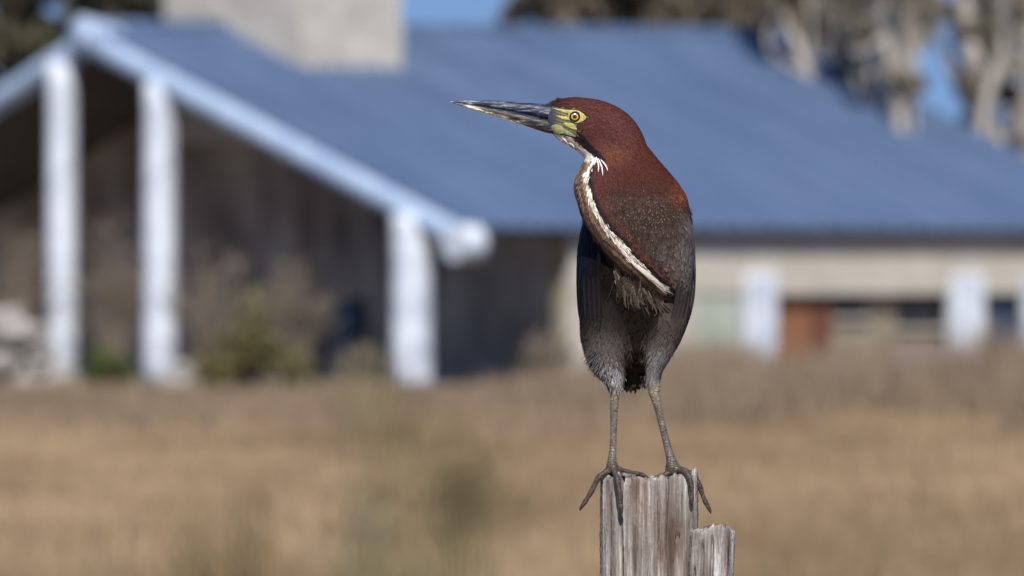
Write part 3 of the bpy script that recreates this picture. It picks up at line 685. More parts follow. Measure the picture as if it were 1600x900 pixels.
def plumage(p, n=None):
    x, y, z = p[:, 0], p[:, 1], p[:, 2]; N = len(p); c = np.zeros((N, 3))
    c[:] = (0.074, 0.025, 0.021)                                                    # head
    c = mix(c, (0.048, 0.020, 0.017), ss(905, 868, x) * ss(182, 160, y))             # dusky forehead
    c = mix(c, (0.056, 0.0165, 0.0115), ss(935, 985, x) * ss(190, 250, y))             # hind neck
    c = mix(c, (0.105, 0.036, 0.020), ss(925, 945, x) * ss(215, 240, y) * ss(270, 240, y) * ss(1000, 950, x))
    c = mix(c, (0.027, 0.0155, 0.0125), ss(255, 335, y) * ss(930, 950, x))             # neck side, brown
    c = mix(c, (0.13, 0.035, 0.015), np.exp(-((x - 1062) / 17) ** 2 - ((y - 294) / 20) ** 2) * 0.95)
    c = mix(c, (0.068, 0.055, 0.049), ss(335, 420, y) * ss(985, 1060, x))           # grey wash low on the side
    c = mix(c, (0.085, 0.072, 0.068), ss(1050, 1078, x) * ss(315, 345, y))
    c = mix(c, (0.046, 0.036, 0.030), ss(455, 490, y))
    neckm = is_neck(p)
    body = (~neckm) & (y > 325)
    left = body & (x < 1030)
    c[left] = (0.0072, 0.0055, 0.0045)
    c = mix(c, (0.006, 0.009, 0.020), left * ss(935, 908, x) * ss(490, 420, y))  # blue sheen on the left edge of the black flank, put into the colour
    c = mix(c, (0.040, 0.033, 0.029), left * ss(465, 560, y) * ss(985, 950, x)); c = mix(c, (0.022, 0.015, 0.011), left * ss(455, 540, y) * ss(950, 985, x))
    # thighs
    th = ss(495, 545, y) * (z > 15) * ((x < 985) | (x > 1005))
    c = mix(c, (0.078, 0.064, 0.055), th); c = mix(c, (0.46, 0.44, 0.43), th * ss(548, 588, y) * ss(925, 955, x) * ss(985, 965, x))
    c = mix(c, (0.20, 0.19, 0.185), th * ss(520, 560, y) * ss(1000, 1010, x))
    # fold of the neck: tan band, white stripe, dark edge, rufous line
    d, wd, t, _ = curve_d(p, WHITE); on = neckm & (y > 246) & (y < 462) & (z > -5)
    tan = on & (d > 0) & (t < 0.95); c = mix(c, (0.27, 0.18, 0.12), tan * ss(0, 3, d))
    streak = np.sin(d * 0.75 + 2.5 * np.sin(y * 0.05)) * 0.5 + 0.5
    c = mix(c, (0.07, 0.038, 0.026), tan * streak * 0.85 * ss(2, 6, d))
    c = mix(c, (0.030, 0.018, 0.016), tan * ss(17, 26, d))
    rt = on & (d <= 0); c = mix(c, (0.020, 0.016, 0.020), rt * ss(wd * 0.9 + 7, wd * 0.9 + 2, -d) * ss(255, 275, y))
    c = mix(c, (0.060, 0.018, 0.013), rt * np.exp(-((-d - wd - 13) / 6) ** 2) * ss(270, 300, y) * 0.9)
    c = mix(c, (0.70, 0.65, 0.56), (on & (np.abs(d) < wd * .72)) * 1.0)
    # throat
    thr = inpoly(x, y, [(846, 203), (868, 210), (890, 214), (905, 226), (922, 239), (929, 246), (920, 252), (908, 248), (890, 236), (868, 220), (846, 212)])
    c = mix(c, (0.62, 0.56, 0.48), thr * 1.0)
    c = mix(c, (0.016, 0.012, 0.014), (inpoly(x, y, [(893, 209), (903, 205), (925, 228), (945, 248), (940, 252), (918, 236)]) & ~thr) * 1.0)
    # bare face
    c = mix(c, (0.055, 0.062, 0.095), inpoly(x, y, BARE) * 1.0); c = mix(c, (0.24, 0.22, 0.085), inpoly(x, y, BARE) * ss(860, 880, x) * (0.55 + 0.45 * np.sin(y * 1.1 - x * .35)))
    # tail and under tail
    tl = (y > 515) & (z < 8) & (x > 965) & (x < 1020); c = mix(c, (0.026, 0.019, 0.015), tl * 1.0)
    # legs
    c = mix(c, (0.30, 0.25, 0.17), ss(584, 592, y) * (x > 1000)); c = mix(c, (0.30, 0.25, 0.17), ss(596, 601, y) * (x < 980) * (z > 10))
    c = mix(c, (0.165, 0.130, 0.108), ss(612, 640, y)); c = mix(c, (0.075, 0.056, 0.042), ss(705, 735, y))
    return c
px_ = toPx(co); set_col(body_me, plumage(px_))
M['skin'] = attr_mat('bird_skin', 0.85, 0.05, nscale=260, lo=0.6, hi=1.2, stretch=(1, 1, 3.2))
M['feather'] = attr_mat('bird_feather', 0.62, 0.06, nscale=520, lo=0.75, hi=1.25, stretch=(1.6, 1, 0.7), sheen=0.0)
def leg_mat():
    m, t, b = new_mat('leg_scales'); a = t.nodes.new('ShaderNodeAttribute'); a.attribute_name = 'Col'
    tc = t.nodes.new('ShaderNodeTexCoord'); mp = t.nodes.new('ShaderNodeMapping'); mp.inputs['Scale'].default_value = (0.45, 0.45, 1.0); t.links.new(tc.outputs['Object'], mp.inputs[0])
    v = t.nodes.new('ShaderNodeTexVoronoi'); v.feature = 'DISTANCE_TO_EDGE'; v.inputs['Scale'].default_value = 330; t.links.new(mp.outputs[0], v.inputs['Vector'])
    r = ramp(t, [(0.02, (0.55, 0.52, 0.49)), (0.10, (0.95, 0.95, 0.95)), (0.4, (1.25, 1.25, 1.25))]); t.links.new(v.outputs['Distance'], r.inputs[0])
    n = noise(t, 120, 4); r2 = ramp(t, [(0.3, (0.6, 0.6, 0.6)), (0.7, (1.35, 1.35, 1.35))]); t.links.new(n.outputs[0], r2.inputs[0])
    x1 = t.nodes.new('ShaderNodeMixRGB'); x1.blend_type = 'MULTIPLY'; x1.inputs[0].default_value = 1; x2 = t.nodes.new('ShaderNodeMixRGB'); x2.blend_type = 'MULTIPLY'; x2.inputs[0].default_value = 1
    t.links.new(a.outputs['Color'], x1.inputs[1]); t.links.new(r.outputs[0], x1.inputs[2]); t.links.new(x1.outputs[0], x2.inputs[1]); t.links.new(r2.outputs[0], x2.inputs[2]); t.links.new(x2.outputs[0], b.inputs['Base Color'])
    bp = t.nodes.new('ShaderNodeBump'); bp.inputs['Strength'].default_value = 0.6; bp.inputs['Distance'].default_value = 0.0015; t.links.new(r.outputs[0], bp.inputs['Height']); t.links.new(bp.outputs[0], b.inputs['Normal'])
    b.inputs['Roughness'].default_value = 0.42; b.inputs['Specular IOR Level'].default_value = 0.4
    return m
M['leg'] = leg_mat()
body = link('body', body_me, M['skin'], bird)
if len(body_me.materials) < 1 or body_me.materials[0] is None: body_me.materials.clear(); body_me.materials.append(M['skin'])
body_me.materials.append(M['leg'])
_pc = np.zeros(len(body_me.polygons) * 3, np.float32); body_me.polygons.foreach_get('center', _pc); _pc = toPx(_pc.reshape(-1, 3))
body_me.polygons.foreach_set('material_index', (((_pc[:, 1] > 585) & (_pc[:, 2] > 5)) | (_pc[:, 1] > 609)).astype(np.int32))

# feathers over the body
nf = len(body_me.polygons)
tri = np.zeros(len(body_me.loop_triangles) * 3 if len(body_me.loop_triangles) else 0, np.int32)
body_me.calc_loop_triangles(); tri = np.zeros(len(body_me.loop_triangles) * 3, np.int32); body_me.loop_triangles.foreach_get('vertices', tri); tri = tri.reshape(-1, 3)
pa, pb, pc_ = (px_[tri[:, k]] for k in range(3)); fn = np.cross(pb - pa, pc_ - pa); ar = np.linalg.norm(fn, axis=1) / 2; fn /= (2 * ar[:, None] + 1e-12)
fn *= 1.0
cen = (pa + pb + pc_) / 3
out = np.sign(np.sum(fn * (cen - np.array([985, 0, 0]) * [1, 0, 1] - cen * [0, 1, 0]), axis=1).sum())   # orientation check
if out < 0: fn = -fn
GUIDE = np.array([(866, 165, 1, -.25), (885, 155, 1, -.05), (905, 155, 1, .05), (945, 170, .8, .6), (985, 205, .62, .78), (1025, 255, .62, .78), (1060, 290, .5, .87), (1075, 330, .2, 1),
    (905, 200, .9, .4), (925, 195, .95, .35), (895, 222, .75, .66), (920, 238, .65, .75), (950, 215, .75, .66), (960, 245, .45, .9), (930, 262, .0, 1), (905, 285, .05, 1), (915, 330, .3, .95), (945, 375, .55, .83), (985, 420, .78, .62), (1020, 445, .8, .6),
    (985, 300, .05, 1), (1020, 330, -.1, 1), (990, 350, .25, .97), (1030, 380, -.12, 1), (1060, 400, -.05, 1), (1080, 430, -.08, 1), (1060, 500, -.35, .94), (1040, 545, -.4, .9),
    (905, 400, .0, 1), (930, 450, .05, 1), (905, 500, .08, 1), (930, 520, -.05, 1), (925, 555, -.35, .93), (950, 570, .15, 1), (1025, 560, -.25, .97), (985, 500, 0, 1), (985, 560, 0, 1)], float)
def flow(p):
    d2 = (p[:, None, 0] - GUIDE[None, :, 0]) ** 2 + (p[:, None, 1] - GUIDE[None, :, 1]) ** 2 + 60
    wgt = d2 ** -2.0; v = (wgt[:, :, None] * GUIDE[None, :, 2:]).sum(1); v /= np.linalg.norm(v, axis=1)[:, None]
    return np.column_stack([v, np.zeros(len(p))])
def region_density(p):
    x, y, z = p.T; d = np.full(len(p), 0.075)                  # feathers per square pixel
    d[(y < 275) & (x < 1030)] = 0.50
    nk = is_neck(p) & (y >= 275); d[nk] = 0.26
    d[nk & (y > 345) & (x > 985)] = 0.14
    d[(y > 495)] = 0.20
    d[inpoly(x, y, BARE) & (np.abs(z) > 3)] = 0
    d[x < 858] = 0; d[(y > 588) & (x > 1000)] = 0; d[(y > 600)] = 0
    d[(y > 594) & (x > 972)] = 0
    return d
pdens = region_density(cen) * ar; tot = int(pdens.sum()); pick = rng.choice(len(tri), size=tot, p=pdens / pdens.sum())
r1, r2 = np.sqrt(rng.random(tot))[:, None], rng.random(tot)[:, None]
root_p = pa[pick] * (1 - r1) + pb[pick] * r1 * (1 - r2) + pc_[pick] * r1 * r2; fnn = fn[pick]
# smooth normals
vn = np.zeros((nv, 3)); 
for k in range(3): np.add.at(vn, tri[:, k], fn * ar[:, None])
for _ in range(22):
    acc = np.zeros_like(vn); cnt = np.zeros((nv, 1))
    for a_, b_ in ((0, 1), (1, 2), (2, 0)):
        np.add.at(acc, tri[:, a_], vn[tri[:, b_]]); np.add.at(acc, tri[:, b_], vn[tri[:, a_]])
    vn = acc + vn
    vn /= np.linalg.norm(vn, axis=1)[:, None] + 1e-9
fnn = vn[tri[pick, 0]]
def build_feathers(p, n, L, Wd, lift, col, tipcol, jit=0.16, name='feathers', over=None):
    N = len(p); f = flow(p)
    if over is not None: f[over[0]] = over[1]; jit = np.where(over[0], 0.05, jit)[:, None]
    f = f + rng.normal(size=(N, 3)) * jit
    t = f - n * np.sum(f * n, axis=1)[:, None]; t /= np.linalg.norm(t, axis=1)[:, None] + 1e-9
    b = np.cross(n, t); L, Wd, lift = L[:, None], Wd[:, None], lift[:, None]
    V = np.stack([p - n * 0.5, p + t * L * .35 + b * Wd * .5 + n * (L * lift * .35), p + t * L * .35 - b * Wd * .5 + n * (L * lift * .35),
                  p + t * L * .45 + n * (L * lift * .45 + Wd * 0.18), p + t * L * .82 + b * Wd * .36 + n * (L * lift * .7), p + t * L * .82 - b * Wd * .36 + n * (L * lift * .7),
                  p + t * L + n * (L * lift * .75)], axis=1)
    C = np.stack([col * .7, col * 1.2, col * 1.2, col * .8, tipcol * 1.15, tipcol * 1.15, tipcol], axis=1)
    base = np.arange(N)[:, None] * 7
    fc = np.array([(0, 3, 1), (0, 2, 3), (1, 3, 4), (2, 5, 3), (4, 3, 6), (3, 5, 6)])
    Fc = (base[:, :, None] + fc[None]).reshape(-1, 3)
    return np_mesh(name, B(V.reshape(-1, 3)), Fc, C.reshape(-1, 3))
x, y, z = root_p.T
L = np.full(tot, 19.0); Wd = np.full(tot, 4.2); lift = np.full(tot, 0.05)
hd = (y < 268 + rng.normal(size=tot) * 5) & (x < 1030); L[hd] = 6.5; Wd[hd] = 1.7; lift[hd] = 0.16
nk = is_neck(root_p) & ~hd; L[nk] = 10; Wd[nk] = 3.0; lift[nk] = 0.12
lo_ = nk & (y > 345) & (x > 985); L[lo_] = 14; Wd[lo_] = 4.2
dst, wdt, tt, tang = curve_d(root_p, WHITE); st = nk & (np.abs(dst) < wdt); L[st] = 20; Wd[st] = 2.2; lift[st] = 0.05
tb = nk & (dst > wdt); L[tb] = 16; Wd[tb] = 2.2
thg = (y > 495) & (z > 10) & ((x < 985) | (x > 1005)); L[thg] = 17; Wd[thg] = 1.5; lift[thg] = 0.15
low = thg & (y > 545) & (x < 985); L[low] = 18; lift[low] = 0.24; Wd[low] = 1.3
L *= rng.uniform(0.75, 1.3, tot); Wd *= rng.uniform(0.8, 1.25, tot)
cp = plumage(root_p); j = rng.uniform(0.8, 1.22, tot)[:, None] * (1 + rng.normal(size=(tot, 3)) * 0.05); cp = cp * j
bar = 1 + 0.38 * np.sin(0.95 * y - 0.42 * x + 0.8 * np.sin(x * 0.11)) * (nk & (dst < -wdt - 8) & (y > 300)); cp = cp * bar[:, None]; cp[st & (rng.random(tot) < 0.24)] *= np.array((0.42, 0.33, 0.25))
tip = cp * rng.uniform(0.85, 1.35, tot)[:, None]; hi_ = hd & (rng.random(tot) < 0.07); tip[hi_] = tip[hi_] * 1.5 + 0.012  # frosted highlights on the head, painted as paler tips on random feathers
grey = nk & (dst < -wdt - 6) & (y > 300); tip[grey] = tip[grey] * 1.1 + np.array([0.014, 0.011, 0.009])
ov = nk & (dst > -wdt - 8) & (y > 256) & (y < 462); tv_ = tang / (np.linalg.norm(tang, axis=1)[:, None] + 1e-9); L[st] *= 0.8
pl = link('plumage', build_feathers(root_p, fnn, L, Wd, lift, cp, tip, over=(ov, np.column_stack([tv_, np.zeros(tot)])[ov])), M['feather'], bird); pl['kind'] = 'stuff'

# helpers to lay things on the near side of the bird
bv = BVHTree.FromObject(body, dg) if False else BVHTree.FromPolygons([tuple(v) for v in px_], [tuple(t) for t in tri])
def front(x, y, side=1):
    h = bv.ray_cast(Vector((x, y, 300 * side)), Vector((0, 0, -side)))
    return h[0].z if h[0] is not None else None
# pale dots on the neck side
dots = []
for gy in np.arange(298, 392, 5.2):
    for gx in np.arange(940, 1074, 5.6):
        X, Y = gx + (gy % 10.4) * .5 + random.gauss(0, 1.3) + (gy - 300) * 0.1, gy + random.gauss(0, 1.2) + (gx - 1000) * 0.05
        q = np.array([(X, Y, 50.0)]); d, wd, *_ = curve_d(q, WHITE)
        dens = math.exp(-((X - 1008) / 46) ** 2 - ((Y - 338) / 34) ** 2)
        if d[0] > -wd[0] - 12 or random.random() > dens * 0.85: continue
        zf = front(X, Y)
        if zf is not None: dots.append((X, Y, zf))
dots = np.array(dots); dn = np.tile((0.0, -0.05, 1.0), (len(dots), 1)); nd = len(dots)
for i, q in enumerate(dots):
    h = bv.find_nearest(Vector(q)); nn = np.array(h[1]); nn = nn if nn[2] > 0 else -nn; dn[i] = nn
o = link('pale_spots', build_feathers(dots + dn * 2.0, dn, np.full(nd, 5.0), np.full(nd, 2.1), np.full(nd, 0.12), np.tile((0.055, 0.032, 0.022), (nd, 1)), np.tile((0.25, 0.175, 0.115), (nd, 1)) * rng.uniform(.3, 0.95, nd)[:, None]), M['feather'], bird); o['kind'] = 'stuff'

# long plumes: blades with a curved spine, given in photo pixels
def blade(path, wmax, col0, col1, n=10, camber=0.15, edge=None, face=(0, 0, 1)):
    q = catmull(path, n); t = np.gradient(q, axis=0); t /= np.linalg.norm(t, axis=1)[:, None]
    s = np.cross(t, np.array(face, float)); s /= np.linalg.norm(s, axis=1)[:, None] + 1e-9; up = np.cross(s, t)
    u = np.linspace(0, 1, n); wv = wmax * np.clip(np.sin(np.pi * np.clip(0.12 + 0.9 * u, 0, 1)) ** 0.6, 0.05, 1); wv[-1] = 0.3
    a = q + s * wv[:, None] / 2; b = q - s * wv[:, None] / 2; m = q + up * (wv * camber)[:, None] * -np.sign(up[:, 2] * -1 + 1e-9)[:, None]
    V = np.stack([a, m, b], axis=1).reshape(-1, 3); Fc = []
    for i in range(n - 1):
        k = i * 3; Fc += [(k, k + 1, k + 4, k + 3), (k + 1, k + 2, k + 5, k + 4)]
    c = np.array(col0) * (1 - u[:, None]) + np.array(col1) * u[:, None]; ce = c if edge is None else np.tile(edge, (n, 1))
    C = np.stack([ce, c, ce], axis=1).reshape(-1, 3)
    return V, Fc, C
def blades_obj(name, lst, kind=None):
    V, Fc, C, n = [], [], [], 0
    for v, f, c in lst: V.append(v); C.append(c); Fc += [tuple(i + n for i in q) for q in f]; n += len(v)
    o = link(name, np_mesh(name, B(np.vstack(V)), np.array(Fc), np.vstack(C)), M['feather'], bird)
    if kind: o['kind'] = kind
    return o
# tail feathers
for k, (xt, yt, zo) in enumerate(((976, 600, -22), (983, 605, -21), (991, 607, -20), (999, 605, -21), (1006, 599, -22))):
    blades_obj('tail_feather', [blade([(988 + (xt - 990) * .35, 535, -2), (989 + (xt - 990) * .7, 560, -8), (xt, yt - 16, zo), (xt, yt, zo - 2)], 13, (0.022, 0.017, 0.014), (0.030, 0.023, 0.019), camber=0.05)])
# flight feathers lying along both flanks
for side, col, ed in (('l', (0.0062, 0.0060, 0.0075), (0.004, 0.004, 0.005)), ('r', (0.066, 0.057, 0.053), (0.030, 0.025, 0.022))):
    for k in range(5):
        o = k * 7.0
        if side == 'l': path = [(911 + o * .9, 380, 20 + o * 1.2), (906 + o, 440, 25 + o * 1.3), (908 + o, 490, 22 + o * 1.2), (914 + o * .8, 545 - k * 6, 16 + o * .8)]
        else: path = [(1076 - o * .6, 395, 22 + o * 1.3), (1083 - o * .8, 440, 22 + o * 1.4), (1074 - o * .8, 495, 20 + o * 1.2), (1056 - o * .5, 540, 12 + o * .7), (1036 - o * .15, 573 - k * 4, 2 + o * .5)]
        z2 = []
        for (X, Y, Z) in path:
            zf = front(X, Y); z2.append((X, Y, Z if zf is None else max(zf + 1.2, -5)))
        blades_obj('flight_feather', [blade(z2, 11, col, np.array((0.026, 0.021, 0.018)) if side == 'l' else np.array(col) * 0.8, n=14, edge=ed, face=(-0.6 if side == 'l' else 0.6, 0, 0.8))])
# lanceolate plumes hanging where the stripe ends on the breast
pls = []
for i in range(230):
    u = random.random(); X0, Y0 = 958 + 64 * u + random.gauss(0, 3), 404 + 37 * u + random.gauss(0, 4) + 22 * random.random()
    ln = random.uniform(10, 50); dx = random.gauss(0.12, 0.17) + (0.25 if u > .7 else 0); X1, Y1 = X0 + dx * ln, min(Y0 + ln, 512 - 34 * random.random())
    zz = [(front(a, b) or 20) for a, b in ((X0, Y0), ((X0 + X1) / 2, (Y0 + Y1) / 2), (X1, Y1))]
    zt = zz[2] + random.uniform(1, 3.5)
    k = random.random() ** 1.6 * (0.35 + 0.65 * math.sin(u * 9 + 1) ** 2)
    c0, c1 = np.array((0.020, 0.016, 0.013)) * (1 - k) + np.array((0.20, 0.155, 0.11)) * k, np.array((0.026, 0.020, 0.016)) * (1 - k) + np.array((0.17, 0.13, 0.09)) * k
    hook = random.gauss(0, 2.2)
    pls.append(blade([(X0, Y0, zz[0] + 0.6), ((X0 + X1) / 2 - hook, (Y0 + Y1) / 2, zz[1] + 2.5), (X1 - hook * .5, Y1 - 5, zt + 1), (X1 + hook, Y1, zt - 1)], random.uniform(1.2, 3.0), c0, c1, n=7))
for (a, b, wd) in (((996, 416), (1040, 456), 5), ((990, 412), (1036, 450), 6), ((1003, 424), (1041, 460), 4.5), ((985, 408), (1026, 445), 6)):
    zf0, zf1 = (front(*a) or 60), max((front(*b) or 50), 50); pls.append(blade([(*a, zf0 + 2), ((a[0] + b[0]) / 2 + 2, (a[1] + b[1]) / 2 + 1, (zf0 + zf1) / 2 + 5), (*b, zf1 + 3)], wd, (0.72, 0.67, 0.58), (0.52, 0.44, 0.33), n=8))
blades_obj('breast_plumes', pls, 'stuff')
# white throat plumes
tp = []
for (a, b) in (((931, 246), (934, 270)), ((934, 248), (941, 275)), ((938, 250), (949, 268)), ((926, 246), (922, 264))):
    zf0, zf1 = (front(*a) or 30), (front(*b) or 30); tp.append(blade([(*a, zf0 + 1), ((a[0] + b[0]) / 2 + 2, (a[1] + b[1]) / 2, (zf0 + zf1) / 2 + 5), (*b, zf1 + 2)], 2.2, (0.72, 0.70, 0.66), (0.62, 0.60, 0.60), n=7))
for i in range(90):
    u = random.random(); X0, Y0 = 864 + 54 * u, 211 + 32 * u + random.gauss(0, 2.6); zf = front(X0, Y0)
    if zf is None: continue
    tp.append(blade([(X0, Y0, zf + .5), (X0 + 5, Y0 + 4.5, zf + 2), (X0 + 9, Y0 + 9.5, zf + 1.5)], 2.2, *random.choice([((0.72, 0.67, 0.60), (0.66, 0.58, 0.48)), ((0.72, 0.67, 0.60), (0.66, 0.58, 0.48)), ((0.40, 0.32, 0.24), (0.34, 0.25, 0.17))]), n=5))
blades_obj('throat_plumes', tp, 'stuff')
fb = []
for i in range(34):
    X0 = random.uniform(860, 880); Y0 = 166 - (X0 - 860) * 0.55 + random.uniform(-1, 3); Z0 = random.uniform(-9, 13)
    fb.append(blade([(X0, Y0, Z0), (X0 - 5, Y0 - 2.0, Z0 + .5), (X0 - random.uniform(7, 13), Y0 - random.uniform(0, 4), Z0 + 1)], 1.5, (0.05, 0.022, 0.019), (0.045, 0.025, 0.024), n=5))
blades_obj('forehead_bristles', fb, 'stuff')
# loose tufts at the thigh
tf = []
for i in range(260):
    X0, Y0 = random.uniform(922, 962), random.uniform(540, 592); zf = front(X0, Y0)
    if zf is None: continue
    u = (X0 - 922) / 40; dx = -0.75 + 0.85 * u + random.gauss(0, .12); ln = random.uniform(8, 19)
    u2 = u * np.clip((Y0 - 545) / 35, 0, 1); c = np.array((0.075, 0.069, 0.070)) * (1 - u2) + np.array((0.50, 0.50, 0.52)) * u2
    Y1 = min(Y0 + ln * 0.8, 607); tf.append(blade([(X0, Y0, zf), (X0 + dx * ln * .5, (Y0 + Y1) / 2, zf + 3), (X0 + dx * ln, Y1, zf + 1)], random.uniform(0.6, 1.3), c * .9, c * random.uniform(.8, 1.2), n=6))
blades_obj('thigh_tufts', tf, 'stuff')

# bare yellow skin of the face, laid on the head on both sides
def patch(poly, col, off, side):
    poly = np.array(poly, float); lo, hi = poly.min(0), poly.max(0); bm = bmesh.new(); st = 0.8; vs_ = {}
    outline = catmull(np.vstack([poly, poly[:1]]), len(poly) * 4 + 1)[:-1]
    vb = []
    for (X, Y) in outline:
        zf = front(X, Y, side); zf = zf if zf is not None else 15 * side; vb.append((X, Y, zf + off * side))
    c = poly.mean(0); rings = [np.array(vb)]
    for k in (0.75, 0.5, 0.25):
        r_ = []
        for (X, Y) in outline:
            a, b = c + (np.array((X, Y)) - c) * k; zf = front(a, b, side); r_.append((a, b, (zf if zf is not None else 15 * side) + (off + 0.5 * (1 - k)) * side))
        rings.append(np.array(r_))
    m = len(outline); V = np.vstack(rings + [np.array([(c[0], c[1], (front(*c, side) or 15 * side) + (off + .5) * side)])]); Fc = []
    for k in range(3):
        for i in range(m): j_ = (i + 1) % m; Fc += [(k * m + i, k * m + j_, (k + 1) * m + j_), (k * m + i, (k + 1) * m + j_, (k + 1) * m + i)]
    for i in range(m): Fc.append((3 * m + i, 3 * m + (i + 1) % m, 4 * m))
    return V, Fc, np.tile(col, (len(V), 1))
YEL, GRN = (0.54, 0.45, 0.13), (0.42, 0.43, 0.19)
PAT = [([(862, 168.6), (872, 170.2), (884, 172), (893, 172.6), (890, 175.5), (884, 176.8), (874, 173.6)], YEL),
       ([(888, 174.5), (893, 172.8), (900, 172.6), (908, 176), (915.5, 183.8), (911, 189), (904, 192.2), (895, 192), (889, 188)], YEL),
       ([(868, 180.5), (876, 181.5), (889, 183.5), (890, 188), (884, 187.6), (876, 185.5)], (0.60, 0.56, 0.16)),
       ([(879, 192.5), (888, 192), (896, 193.8), (899, 198.5), (901, 203), (892, 201.5), (885, 197.5)], (0.50, 0.47, 0.13)),
       ([(859, 200), (863, 195.8), (871, 194.6), (879, 198.5), (883, 206), (878, 209.2), (866, 207.8)], GRN),
       ([(882, 202), (890, 206.5), (897, 211.5), (899, 214), (890, 212.3), (883, 209.5)], GRN)]
M['face'] = attr_mat('face_skin', 0.45, 0.4, nscale=420, lo=0.5, hi=1.2, bump=0.7, bdist=0.0012)
def patch_obj(side):
    V, Fc, C, n = [], [], [], 0
    for poly, col in PAT:
        v, f, c = patch(poly, np.array(col), 0.9, side); V.append(v); C.append(c); Fc += [tuple(i + n for i in q) for q in f]; n += len(v)
    o = link('face_skin', np_mesh('face_skin', B(np.vstack(V)), np.array(Fc), np.vstack(C), smooth=True), M['face'], bird); o['label'] = 'yellow green bare skin round the eye'
patch_obj(1); patch_obj(-1)
# eyes
def solid(name, col, rough, coat=0.0):
    m, t, b = new_mat(name); b.inputs['Base Color'].default_value = (*col, 1); b.inputs['Roughness'].default_value = rough; b.inputs['Coat Weight'].default_value = coat; b.inputs['Coat Roughness'].default_value = 0.10
    return m
def iris_mat():
    m, t, b = new_mat('iris'); n = noise(t, 900, 3); r = ramp(t, [(0.35, (0.48, 0.22, 0.015)), (0.65, (0.66, 0.43, 0.05))]); t.links.new(n.outputs[0], r.inputs[0]); t.links.new(r.outputs[0], b.inputs['Base Color'])
    b.inputs['Roughness'].default_value = 0.2; b.inputs['Coat Weight'].default_value = 1.0; b.inputs['Coat Roughness'].default_value = 0.10; return m
EM = [solid('eye_dark', (0.012, 0.008, 0.006), 0.15, 1.0), iris_mat(), solid('pupil', (0.003, 0.003, 0.003), 0.1, 1.0)]
for side in (1, -1):
    zc = (front(898.5, 183, side) or 22 * side) - 0.2 * side
    seg, rg, R_ = 32, 20, 9.2; V, Fc, mi = [], [], []
    ths = np.concatenate([np.linspace(0.02, 0.33, 4), np.linspace(0.36, 0.66, 5), np.linspace(0.70, math.pi - 0.02, 10)])
    for th in ths:
        for k in range(seg):
            a = 2 * math.pi * k / seg; V.append((898.3 - 0.6 * math.cos(th) + R_ * math.sin(th) * math.cos(a), 183 + 0.96 * R_ * math.sin(th) * math.sin(a), zc + side * R_ * 0.72 * math.cos(th)))
    for i in range(len(ths) - 1):
        for k in range(seg):
            f = (i * seg + k, i * seg + (k + 1) % seg, (i + 1) * seg + (k + 1) % seg, (i + 1) * seg + k); Fc.append(f[::-1] if side > 0 else f); mi.append(2 if ths[i + 1] < 0.36 else 1 if ths[i + 1] < 0.68 else 0)
    me = bpy.data.meshes.new('eye'); V = B(np.array(V)).tolist(); Fc.append(tuple(range(seg))); mi.append(2); me.from_pydata(V, [], Fc)
    for m_ in EM: me.materials.append(m_)
    me.polygons.foreach_set('material_index', np.array(mi, np.int32)); me.polygons.foreach_set('use_smooth', np.ones(len(mi), bool)); me.update()
    link('eye', me, None, bird)['label'] = 'yellow eye with black pupil'
# bill
def beak(name, rows, cfun):
    q = catmull(rows, (len(rows) - 1) * 8 + 1); C = np.column_stack([q[:, 0], (q[:, 1] + q[:, 2]) / 2, np.zeros(len(q))]); z_ = np.zeros(len(q))
    V, Fc = loft(C, np.column_stack([z_, (q[:, 2] - q[:, 1]) / 2, z_]), np.column_stack([z_, z_, q[:, 3]]), 28, 2.2)
    me = bpy.data.meshes.new(name); me.from_pydata(B(V).tolist(), [], Fc); me.polygons.foreach_set('use_smooth', np.ones(len(me.polygons), bool)); me.update(); set_col(me, cfun(V))
    return link(name, me, M['bill'], bird)
def bill_mat():
    m, t, b = new_mat('bill_horn'); a = t.nodes.new('ShaderNodeAttribute'); a.attribute_name = 'Col'
    n = noise(t, 150, 8, (0.30, 1.6, 2.0), rough=0.75); r = ramp(t, [(0.40, (0.25, 0.27, 0.34)), (0.50, (0.75, 0.8, 0.9)), (0.56, (2.6, 2.5, 2.4)), (0.64, (8.5, 7.8, 6.8))])
    t.links.new(n.outputs[0], r.inputs[0]); mx = t.nodes.new('ShaderNodeMixRGB'); mx.blend_type = 'MULTIPLY'; mx.inputs[0].default_value = 1
    t.links.new(a.outputs['Color'], mx.inputs[1]); t.links.new(r.outputs[0], mx.inputs[2]); t.links.new(mx.outputs[0], b.inputs['Base Color'])
    b.inputs['Roughness'].default_value = 0.5; b.inputs['Specular IOR Level'].default_value = 0.3
    bp = t.nodes.new('ShaderNodeBump'); bp.inputs['Strength'].default_value = 0.3; bp.inputs['Distance'].default_value = 0.001
    t.links.new(n.outputs[0], bp.inputs['Height']); t.links.new(bp.outputs[0], b.inputs['Normal']); return m
M['bill'] = bill_mat()
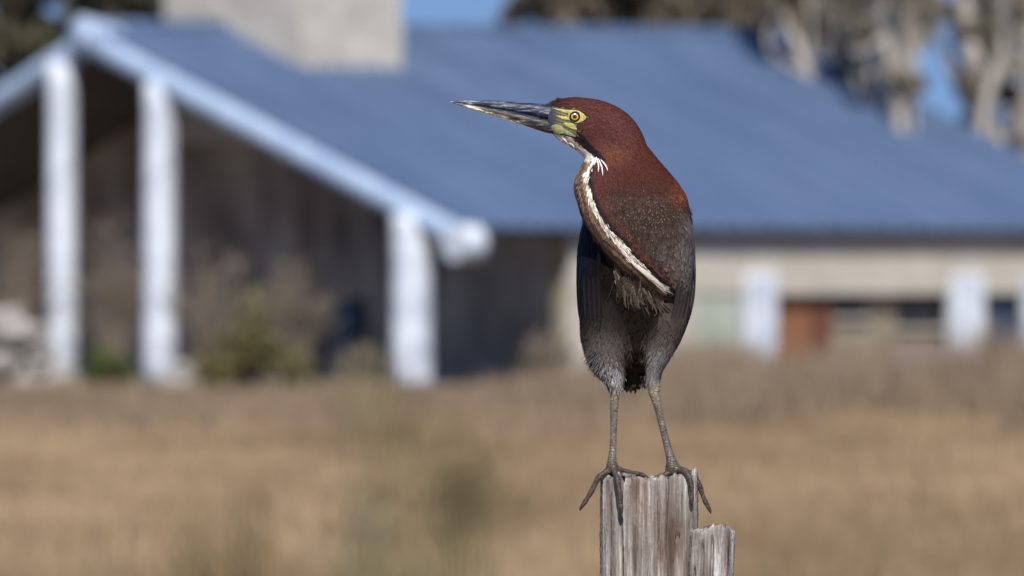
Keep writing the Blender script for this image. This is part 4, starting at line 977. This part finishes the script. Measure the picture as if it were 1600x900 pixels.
def cu(V):
    c = np.tile((0.040, 0.048, 0.075), (len(V), 1)); c = mix(c, (0.12, 0.12, 0.15), ss(745, 712, V[:, 0])); c = mix(c, (0.05, 0.056, 0.085), ss(838, 862, V[:, 0])); c = mix(c, (0.10, 0.10, 0.10), np.exp(-((V[:, 1] - np.interp(V[:, 0], [703, 780, 870], [159, 166, 176])) / 2.0) ** 2) * .6); return c
def cl(V):
    c = np.tile((0.038, 0.035, 0.036), (len(V), 1)); c = mix(c, (0.20, 0.19, 0.18), ss(750, 715, V[:, 0]))
    bot = np.interp(V[:, 0], [706, 740, 780, 820, 850], [161, 171.5, 183.5, 196.5, 207]); c = mix(c, (0.60, 0.50, 0.32), ss(4.6, 2.4, bot - V[:, 1]) * ss(725, 742, V[:, 0]) * ss(826, 808, V[:, 0])); return c
beak('upper_bill', [(876, 164, 188, 13), (862, 163.2, 187, 12.6), (848, 162.4, 184.6, 11.6), (820, 160, 178.6, 9.4), (780, 157.4, 170.8, 6.6), (740, 156.8, 164.4, 3.8), (716, 157.4, 161, 1.9), (703, 158.4, 159.4, 0.5)], cu)
beak('lower_bill', [(872, 186, 211, 12.4), (850, 184.8, 206.5, 11), (820, 178.8, 196.2, 8.8), (780, 171, 183.4, 6.0), (740, 164.6, 171.6, 3.3), (716, 161.1, 163.8, 1.6), (706, 160, 161, 0.5)], cl)
# claws
M['claw'] = noisy('claw_horn', [(0.3, (0.035, 0.028, 0.022)), (0.7, (0.07, 0.055, 0.045))], 200, 0.4)
for t in toes:
    a, b = np.array(t[-2], float), np.array(t[-1], float); d = (b - a) / np.linalg.norm(b - a)
    side_ = np.array((0, 1, 0)) if abs(d[1]) < .6 else np.array((0, .6, -.2))
    if t[-1][2] < 0: side_ = np.array((0, .3, 0))
    L_ = 10
    if t[-1][1] > 780 and t[-1][2] > 60: side_ = np.array((0, .5, -.4)); L_ = 6
    link('claw', Acc().add((lambda VF: (B(VF[0]), VF[1]))(tube([b - d * 2, b + d * L_ * .5, b + d * L_ * .8 + side_ * L_ * .35], [3.4, 2.4, 0.4], 10, 4))).mesh('claw'), M['claw'], bird)
